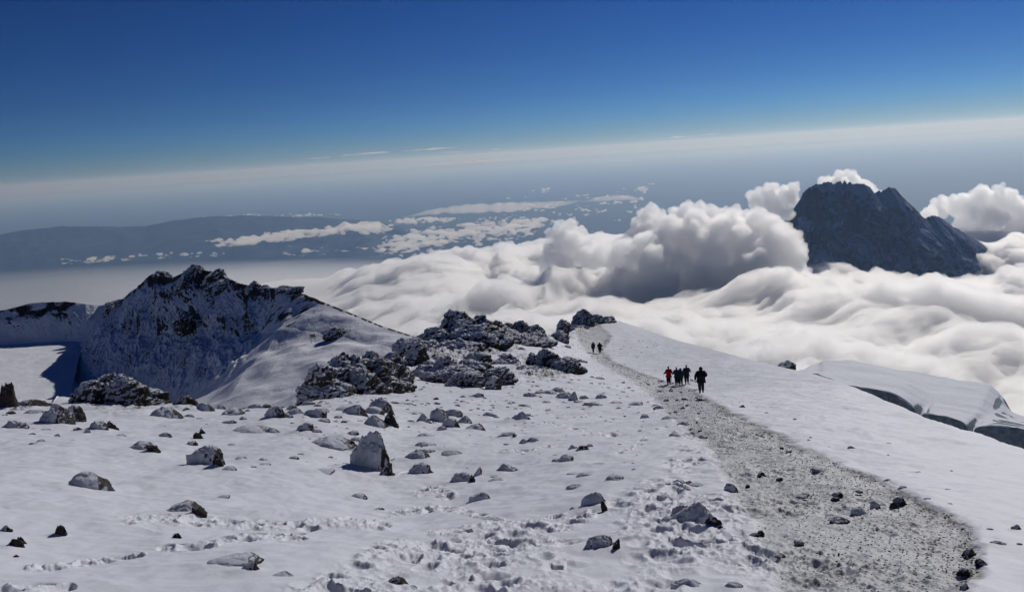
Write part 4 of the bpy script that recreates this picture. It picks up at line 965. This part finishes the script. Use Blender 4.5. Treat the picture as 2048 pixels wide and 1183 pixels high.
def slab(name, T, B, mat, **kw):
    n1, m1 = T.shape; q = grid_faces(n1, m1); N0 = n1*m1
    V = np.concatenate([np.stack([XX, YY, T], -1).reshape(-1, 3), np.stack([XX, YY, B], -1).reshape(-1, 3)])
    i = np.arange(N0).reshape(n1, m1); rim = np.concatenate([i[0, :], i[1:, -1], i[-1, -2::-1], i[-2:0:-1, 0]])
    nx = np.roll(rim, -1); side = np.stack([rim, nx, nx+N0, rim+N0], -1)
    return mesh_from(name, V, np.concatenate([q, q[:, ::-1]+N0, side[:, ::-1]]), mat)
sea = obj('cloud_sea', slab('cloud_sea', top, bot, M_VEIL), kind='stuff', label='white sea of cloud filling the valley below the ridge')
core = Hh-330-40*fbm(XX/600, YY/600, o=3, s=37)-edge*420
obj('cloud_body', slab('cloud_body', core, bot+30, M_CORE), parent=sea)

# thin mist over the left of the valley, the lowland showing through it
um = np.linspace(-0.95, 0.12, 360)[None, :]; YEm = np.interp(um[0], ex[:, 0], ex[:, 1]); Sm = np.linspace(0, 1, 260)[:, None]; Ym = 2600*(YEm[None, :]*0.995/2600)**Sm; Xm = um*Ym
tm = ZS-30+22*fbm(Xm/2600, Ym/900, o=4, s=42); Tm = (150+520*sstep(-0.56, -0.12, um))*(1+1.3*(1-sstep(6500, 13500, Ym)))*(0.75+0.9*np.clip(0.5+fbm(Xm/5200, Ym/2300, o=4, s=43), 0, 1)); em = sstep(0.0, 0.05, 1-Sm)*(1-sstep(0.04, 0.12, um)*0.97)*sstep(0, .03, um+0.95)
XX, YY = Xm, Ym
obj('mist', slab('mist', tm, tm-2-Tm*em, vol_mat('mist_vapour', 0.00065, aniso=0.5)), kind='stuff', label='thin grey mist spread over the valley at the left')
def ico(sub=3):
    import bmesh
    bm = bmesh.new(); bmesh.ops.create_icosphere(bm, subdivisions=sub, radius=1.0); bm.verts.ensure_lookup_table()
    V = np.array([v.co[:] for v in bm.verts]); Fc = np.array([[v.index for v in f.verts] for f in bm.faces]); bm.free(); return V, Fc
ICO3 = ico(3); ICO2 = ico(2)
def remeshed(V, Fc, voxel, smooth=0):
    me = mesh_from('tmp', V, Fc); o = D.objects.new('tmp', me); COL.objects.link(o)
    md = o.modifiers.new('r', 'REMESH'); md.mode = 'VOXEL'; md.voxel_size = voxel
    if smooth:
        sm = o.modifiers.new('s', 'SMOOTH'); sm.factor = 0.5; sm.iterations = smooth
    dg = bpy.context.evaluated_depsgraph_get(); ev = o.evaluated_get(dg); m2 = ev.to_mesh()
    n = len(m2.vertices); A = np.empty(n*3, np.float32); m2.vertices.foreach_get('co', A); NN = np.empty(n*3, np.float32); m2.vertices.foreach_get('normal', NN)
    q = np.empty(len(m2.loops), np.int32); m2.loops.foreach_get('vertex_index', q); q = q.reshape(-1, 4)
    ev.to_mesh_clear(); D.objects.remove(o); D.meshes.remove(me); return A.reshape(-1, 3).astype(float), NN.reshape(-1, 3).astype(float), q
def puffs(blobs, rs, gen=(9, 7), kid=(0.34, 0.55), flat=None):
    """blobs: (x, y, z, r); grows smaller puffs on their upper sides"""
    out = [tuple(b) for b in blobs]; cur = out[:]
    for k in gen:
        nxt = []
        for (x, y, z, r) in cur:
            for _ in range(k):
                a = rs.uniform(0, 2*np.pi); c = rs.uniform(-0.35, 1); s = math.sqrt(1-c*c); rr = r*rs.uniform(*kid)
                d = r*rs.uniform(0.72, 0.98); nxt.append((x+d*s*math.cos(a), y+d*s*math.sin(a), z+d*c, rr))
        out += nxt; cur = nxt
    return out
def cumulus(name, spec, Y, voxel, seed, label, group=None, sy=1.0, gen=(9, 7), kid=(0.22, 0.52), amp=0.24, core=0.0, coreoff=0, heap=7.0, zfloor=None, mat=None, cmat=None):
    rs = np.random.default_rng(seed); bl = []; ytop = min(q_[1] for q_ in spec)
    for s in spec:
        yy = Y-(s[1]-ytop)*heap+(s[3] if len(s) > 3 else 0); c = P(s[0], s[1], yy); bl.append((c[0], c[1], c[2], s[2]*yy/F))
    low = []
    if zfloor is not None:
        for (x, y, z, r) in bl:
            k = 1
            while z-k*r*0.75 > zfloor and k < 12:
                low.append((x+rs.normal()*r*0.5, y-k*r*0.7+rs.normal()*r*0.5, z-k*r*0.75, r*rs.uniform(0.7, 1.2))); k += 1
    al = puffs(bl, rs, gen, kid)+puffs(low, rs, (7, 3), (0.25, 0.55)); Vs = []; Fs = []; o = 0
    for (x, y, z, r) in al:
        V, Fc = ICO2 if r < voxel*4 else ICO3
        Vs.append(V*r*np.array([1, sy, 0.92])+np.array([x, y, z])); Fs.append(Fc+o); o += len(V)
    V, NN, q = remeshed(np.concatenate(Vs), np.concatenate(Fs), voxel, 1)
    r0 = np.median([b[3] for b in bl]); L = r0*0.8
    dsp = amp*r0*((0.30-billow(V[:, 0]/L, V[:, 1]/L, V[:, 2]/L, o=4, g=0.5, s=seed))*1.8)
    dsp = dsp+voxel*1.3*(0.30-billow(V[:, 0]/55, V[:, 1]/55, V[:, 2]/55, o=2, s=seed+5))*2.2*(0.6+0.8*sstep(-0.4, 0.4, fbm(V[:, 0]/300, V[:, 1]/300, V[:, 2]/300, o=2, s=seed+6)))
    V = V+NN*dsp[:, None]; base = V.mean(0); base[2] = V[:, 2].min()
    o = obj(name, mesh_from(name, V-base, q, mat or M_CUM), loc=base.tolist(), label=label, category='cloud')
    if group: o['group'] = group
    if coreoff:
        obj('cloud_body', mesh_from('cloud_body', V-base-NN*(coreoff+0.12*r0), q, cmat or M_CUMC), parent=o)
    return o
CU = dict(group='white cumulus clouds heaped around the dark peak')
cumulus('cumulus_cloud', [(1118, 452, 11), (1140, 450, 13), (1158, 466, 15), (1104, 466, 11), (1180, 484, 16), (1130, 474, 18), (1150, 492, 24), (1200, 500, 20), (1105, 496, 18)], 9300, 11, 1, 'small rounded tower of cloud standing apart, farthest from the dark peak', zfloor=-1330, **CU)
cumulus('cumulus_cloud', [(1303, 417, 12), (1285, 428, 11), (1322, 428, 10), (1275, 446, 13), (1300, 442, 18), (1318, 450, 14), (1290, 466, 22), (1262, 472, 14), (1250, 488, 16)], 9500, 11, 2, 'cauliflower headed cloud at the far end of the long cloud bank', zfloor=-1330, **CU)
cumulus('cumulus_cloud', [(1352, 428, 14), (1376, 416, 14), (1400, 420, 15), (1426, 424, 14), (1446, 428, 15), (1470, 428, 16), (1500, 436, 16), (1530, 444, 16), (1390, 455, 34), (1450, 460, 36), (1510, 450, 30), (1545, 462, 30), (1350, 470, 36), (1300, 490, 30), (1400, 490, 36), (1480, 490, 34), (1550, 492, 28), (1590, 488, 14), (1250, 498, 24), (1290, 500, 28), (1580, 500, 16)], 9000, 12, 23, 'long heaped bank of cloud with grey shaded hollows running up to the peak', zfloor=-1330, **CU)
cumulus('cumulus_cloud', [(1506, 394, 12), (1522, 386, 12), (1545, 378, 14), (1584, 378, 13), (1565, 390, 16), (1540, 398, 20), (1575, 402, 18), (1512, 410, 14), (1545, 420, 20), (1575, 428, 14), (1530, 440, 18), (1505, 440, 16)], 9700, 11, 4, 'rounded double headed cloud leaning on the left flank of the peak', heap=4.0, **CU)
cumulus('cumulus_cloud', [(1680, 362, 16), (1700, 362, 20), (1660, 376, 22), (1725, 376, 18), (1750, 392, 14), (1690, 390, 26)], 11800, 13, 5, 'bright puff of cloud rising just behind the peak summit', **CU)
cumulus('cumulus_cloud', [(1880, 418, 20, 500), (1915, 412, 22), (1960, 402, 26), (2000, 410, 30), (2040, 430, 34), (1975, 440, 34), (1935, 430, 22), (2030, 470, 34), (2080, 460, 40), (2110, 500, 30), (1955, 470, 26), (2000, 480, 30), (1925, 450, 18), (2060, 505, 34), (1860, 428, 14)], 10900, 14, 6, 'ragged cloud piled over the right shoulder of the peak', heap=2.0, **CU)
cumulus('cumulus_cloud', [(2020, 560, 30), (2050, 590, 44), (2010, 610, 40), (2075, 560, 30)], 7200, 12, 7, 'grey hearted tower of cloud in front of the peak right flank', zfloor=-1330, **CU)
# scattered low clouds over the plain: one mass nobody could count
def scatter_clouds(name, bands, seed, label, mat):
    rs = np.random.default_rng(seed); Vs = []; Fs = []; o = 0
    for (pts, Yr, n, r, spread) in bands:
        pts = np.array(pts, float)
        for _ in range(n):
            t = rs.uniform(0, len(pts)-1); i = min(int(t), len(pts)-2); f = t-i; p = pts[i]*(1-f)+pts[i+1]*f
            pxx = p[0]+rs.normal()*spread*2.0; pyy = p[1]+rs.normal()*spread*p[2]; d = ray(pxx, pyy); zz = rs.uniform(-3900, -3500) if Yr is None else Yr
            k = zz/d[2]; c = d*k; R = r*c[1]/F*rs.uniform(0.35, 1.0)**1.5
            for j in range(rs.integers(4, 9)):
                V, Fc = ICO2; rr = R*rs.uniform(0.3, 0.75); q = c+np.array([rs.normal()*R*1.2, rs.normal()*R*1.2, abs(rs.normal())*R*0.3])
                L = rr*0.6; VV = V*rr; W_ = VV+q
                dd = 1+0.5*(0.35-billow(W_[:, 0]/L, W_[:, 1]/L, W_[:, 2]/L, o=2, s=seed)); VV = VV*dd[:, None]*np.array([1.25, 1.25, 0.62])
                Vs.append(VV+q); Fs.append(Fc+o); o += len(V)
    V, NN, q = remeshed(np.concatenate(Vs), np.concatenate(Fs), 95.0, 0)
    return obj(name, mesh_from(name, V, q, mat), kind='stuff', label=label)
M_FARC = vol_mat('far_cloud', 0.006, aniso=0.4)
scatter_clouds('scattered_clouds', [
    ([(120, 524, 1), (200, 521, 1), (300, 512, 1), (430, 508, 1)], -3700, 110, 7, 2.5),
    ([(430, 490, 1), (520, 478, 1), (600, 470, 1), (700, 456, 1), (760, 460, 1)], -3700, 240, 10, 4),
    ([(700, 458, 1), (800, 445, 1), (900, 440, 1)], -3700, 110, 7, 3),
    ([(780, 495, 1.5), (860, 478, 1.5), (960, 465, 1.5), (1080, 450, 1.5)], -3600, 520, 9, 7),
    ([(560, 506, 1), (700, 500, 1), (800, 505, 1)], -3600, 60, 7, 4),
    ([(400, 438, 1), (500, 431, 1), (600, 432, 1), (680, 428, 1)], -3900, 60, 5, 1.5),
    ([(1000, 440, 3), (1150, 425, 3), (1300, 400, 3)], -3700, 220, 6, 6),
    ([(300, 500, 3), (600, 480, 3), (800, 470, 3)], -3700, 60, 5, 8),
], 12, 'broken low cumulus scattered over the blue plain', M_FARC)
# flat sheet of cloud far off and thin streaks high in the sky
def lens_cloud(name, pts, Y, thick, seed, label, mat, n=160, m=14, zfix=None, widthk=1.0, cat='cloud', group=None):
    """pts: (px, py, half height px): a long lens of cloud of real thickness"""
    pts = np.array(pts, float); A = catmull(pts, n)
    a = np.linspace(0, 2*np.pi, m, endpoint=False)
    C = P(A[:, 0], A[:, 1], Y); hh = np.maximum(A[:, 2], 0.05)*Y/F; hh = hh*(1+0.5*vnoise(A[:, 0]/22, A[:, 0]*0, s=seed))
    X = C[:, 0][:, None]+0*a; Yy = C[:, 1][:, None]+hh[:, None]*widthk*np.cos(a); Z = C[:, 2][:, None]+hh[:, None]*np.sin(a)*(1+0.4*vnoise(X/(Y*0.012), a[None, :]*2+0*X, s=seed+1))
    V = np.stack([X, Yy, Z], -1).reshape(-1, 3); i = np.arange(n*m).reshape(n, m); q = np.stack([i[:-1], i[1:], np.roll(i, -1, 1)[1:], np.roll(i, -1, 1)[:-1]], -1)[..., ::-1].reshape(-1, 4)
    o = obj(name, mesh_from(name, V, q, mat), label=label, category=cat)
    if group: o['group'] = group
    return o
M_THIN = vol_mat('thin_cloud', 0.00035)
M_STREAK = vol_mat('streak_vapour', 0.0016)
lens_cloud('cloud_sheet', [(800, 436, .3), (860, 424, 4), (920, 418, 6.5), (990, 415, 7.5), (1060, 411, 6), (1120, 407, 4), (1155, 402, 1.5), (1170, 400, .1)], 52000, 1, 4, 'long flat pale sheet of cloud over the distant plain', M_THIN, widthk=14)
lens_cloud('cloud_sheet', [(1160, 404, .3), (1210, 397, 4), (1250, 395, 4), (1290, 399, .3)], 50000, 1, 5, 'short flat patch of cloud beside the end of the long cloud sheet', M_THIN, widthk=14)
SG = 'thin white streaks of cloud in the open sky'
ST = [([(592, 319, .05), (640, 316, .9), (665, 313, .3)], 'faint thin tail of cloud streak at the lower end of the topmost streaks'),
 ([(660, 313, .1), (720, 308, 1.6), (760, 305, 1.9), (785, 304, .1)], 'bright thin cloud streak between the faint tail and the long upper streak'),
 ([(796, 303, .1), (850, 299, 1.5), (890, 296, 1.4), (918, 295, .1)], 'long uppermost thin cloud streak rising to the right'),
 ([(862, 306, .1), (910, 304, 1.0), (948, 302, .1)], 'short thin cloud streak just under the uppermost one'),
 ([(978, 299, .1), (992, 298, .9), (1008, 298, .1)], 'tiny detached fleck of cloud after the upper streaks'),
 ([(840, 333, .1), (900, 327, 1.7), (960, 323, 2.2), (1000, 321, 1.5), (1048, 317, .1)], 'lowest and longest cloud streak in the pale haze band'),
 ([(1320, 277, .1), (1355, 274, 1.3), (1390, 272, .6), (1428, 267, .9), (1445, 266, .1)], 'lone thin cloud streak high above the long cloud bank'),
 ([(1640, 262, .1), (1660, 260, .9), (1675, 260, .1)], 'tiny pale cloud fleck in the sky above the peak')]
for k, (p, l) in enumerate(ST): lens_cloud('cloud_streak', p, 90000, 1, 40+k, l, M_STREAK, widthk=6, group=SG)
# ---------------------------------------------------------------- haze
ZT, ZB, LX = HAZE_TOP, -5300.0, 3.4e5
me = D.meshes.new('haze'); v = [(x, y, z) for x in (-LX, LX) for y in (-LX, LX) for z in (ZB, ZT)]
me.from_pydata(v, [], [(0, 1, 3, 2), (4, 6, 7, 5), (0, 4, 5, 1), (2, 3, 7, 6), (0, 2, 6, 4), (1, 5, 7, 3)])
me.materials.append(vol_mat('haze', HAZE_DENSITY, HAZE_COL, HAZE_ANISO)); hz = obj('haze', me, kind='stuff')
build_slope()
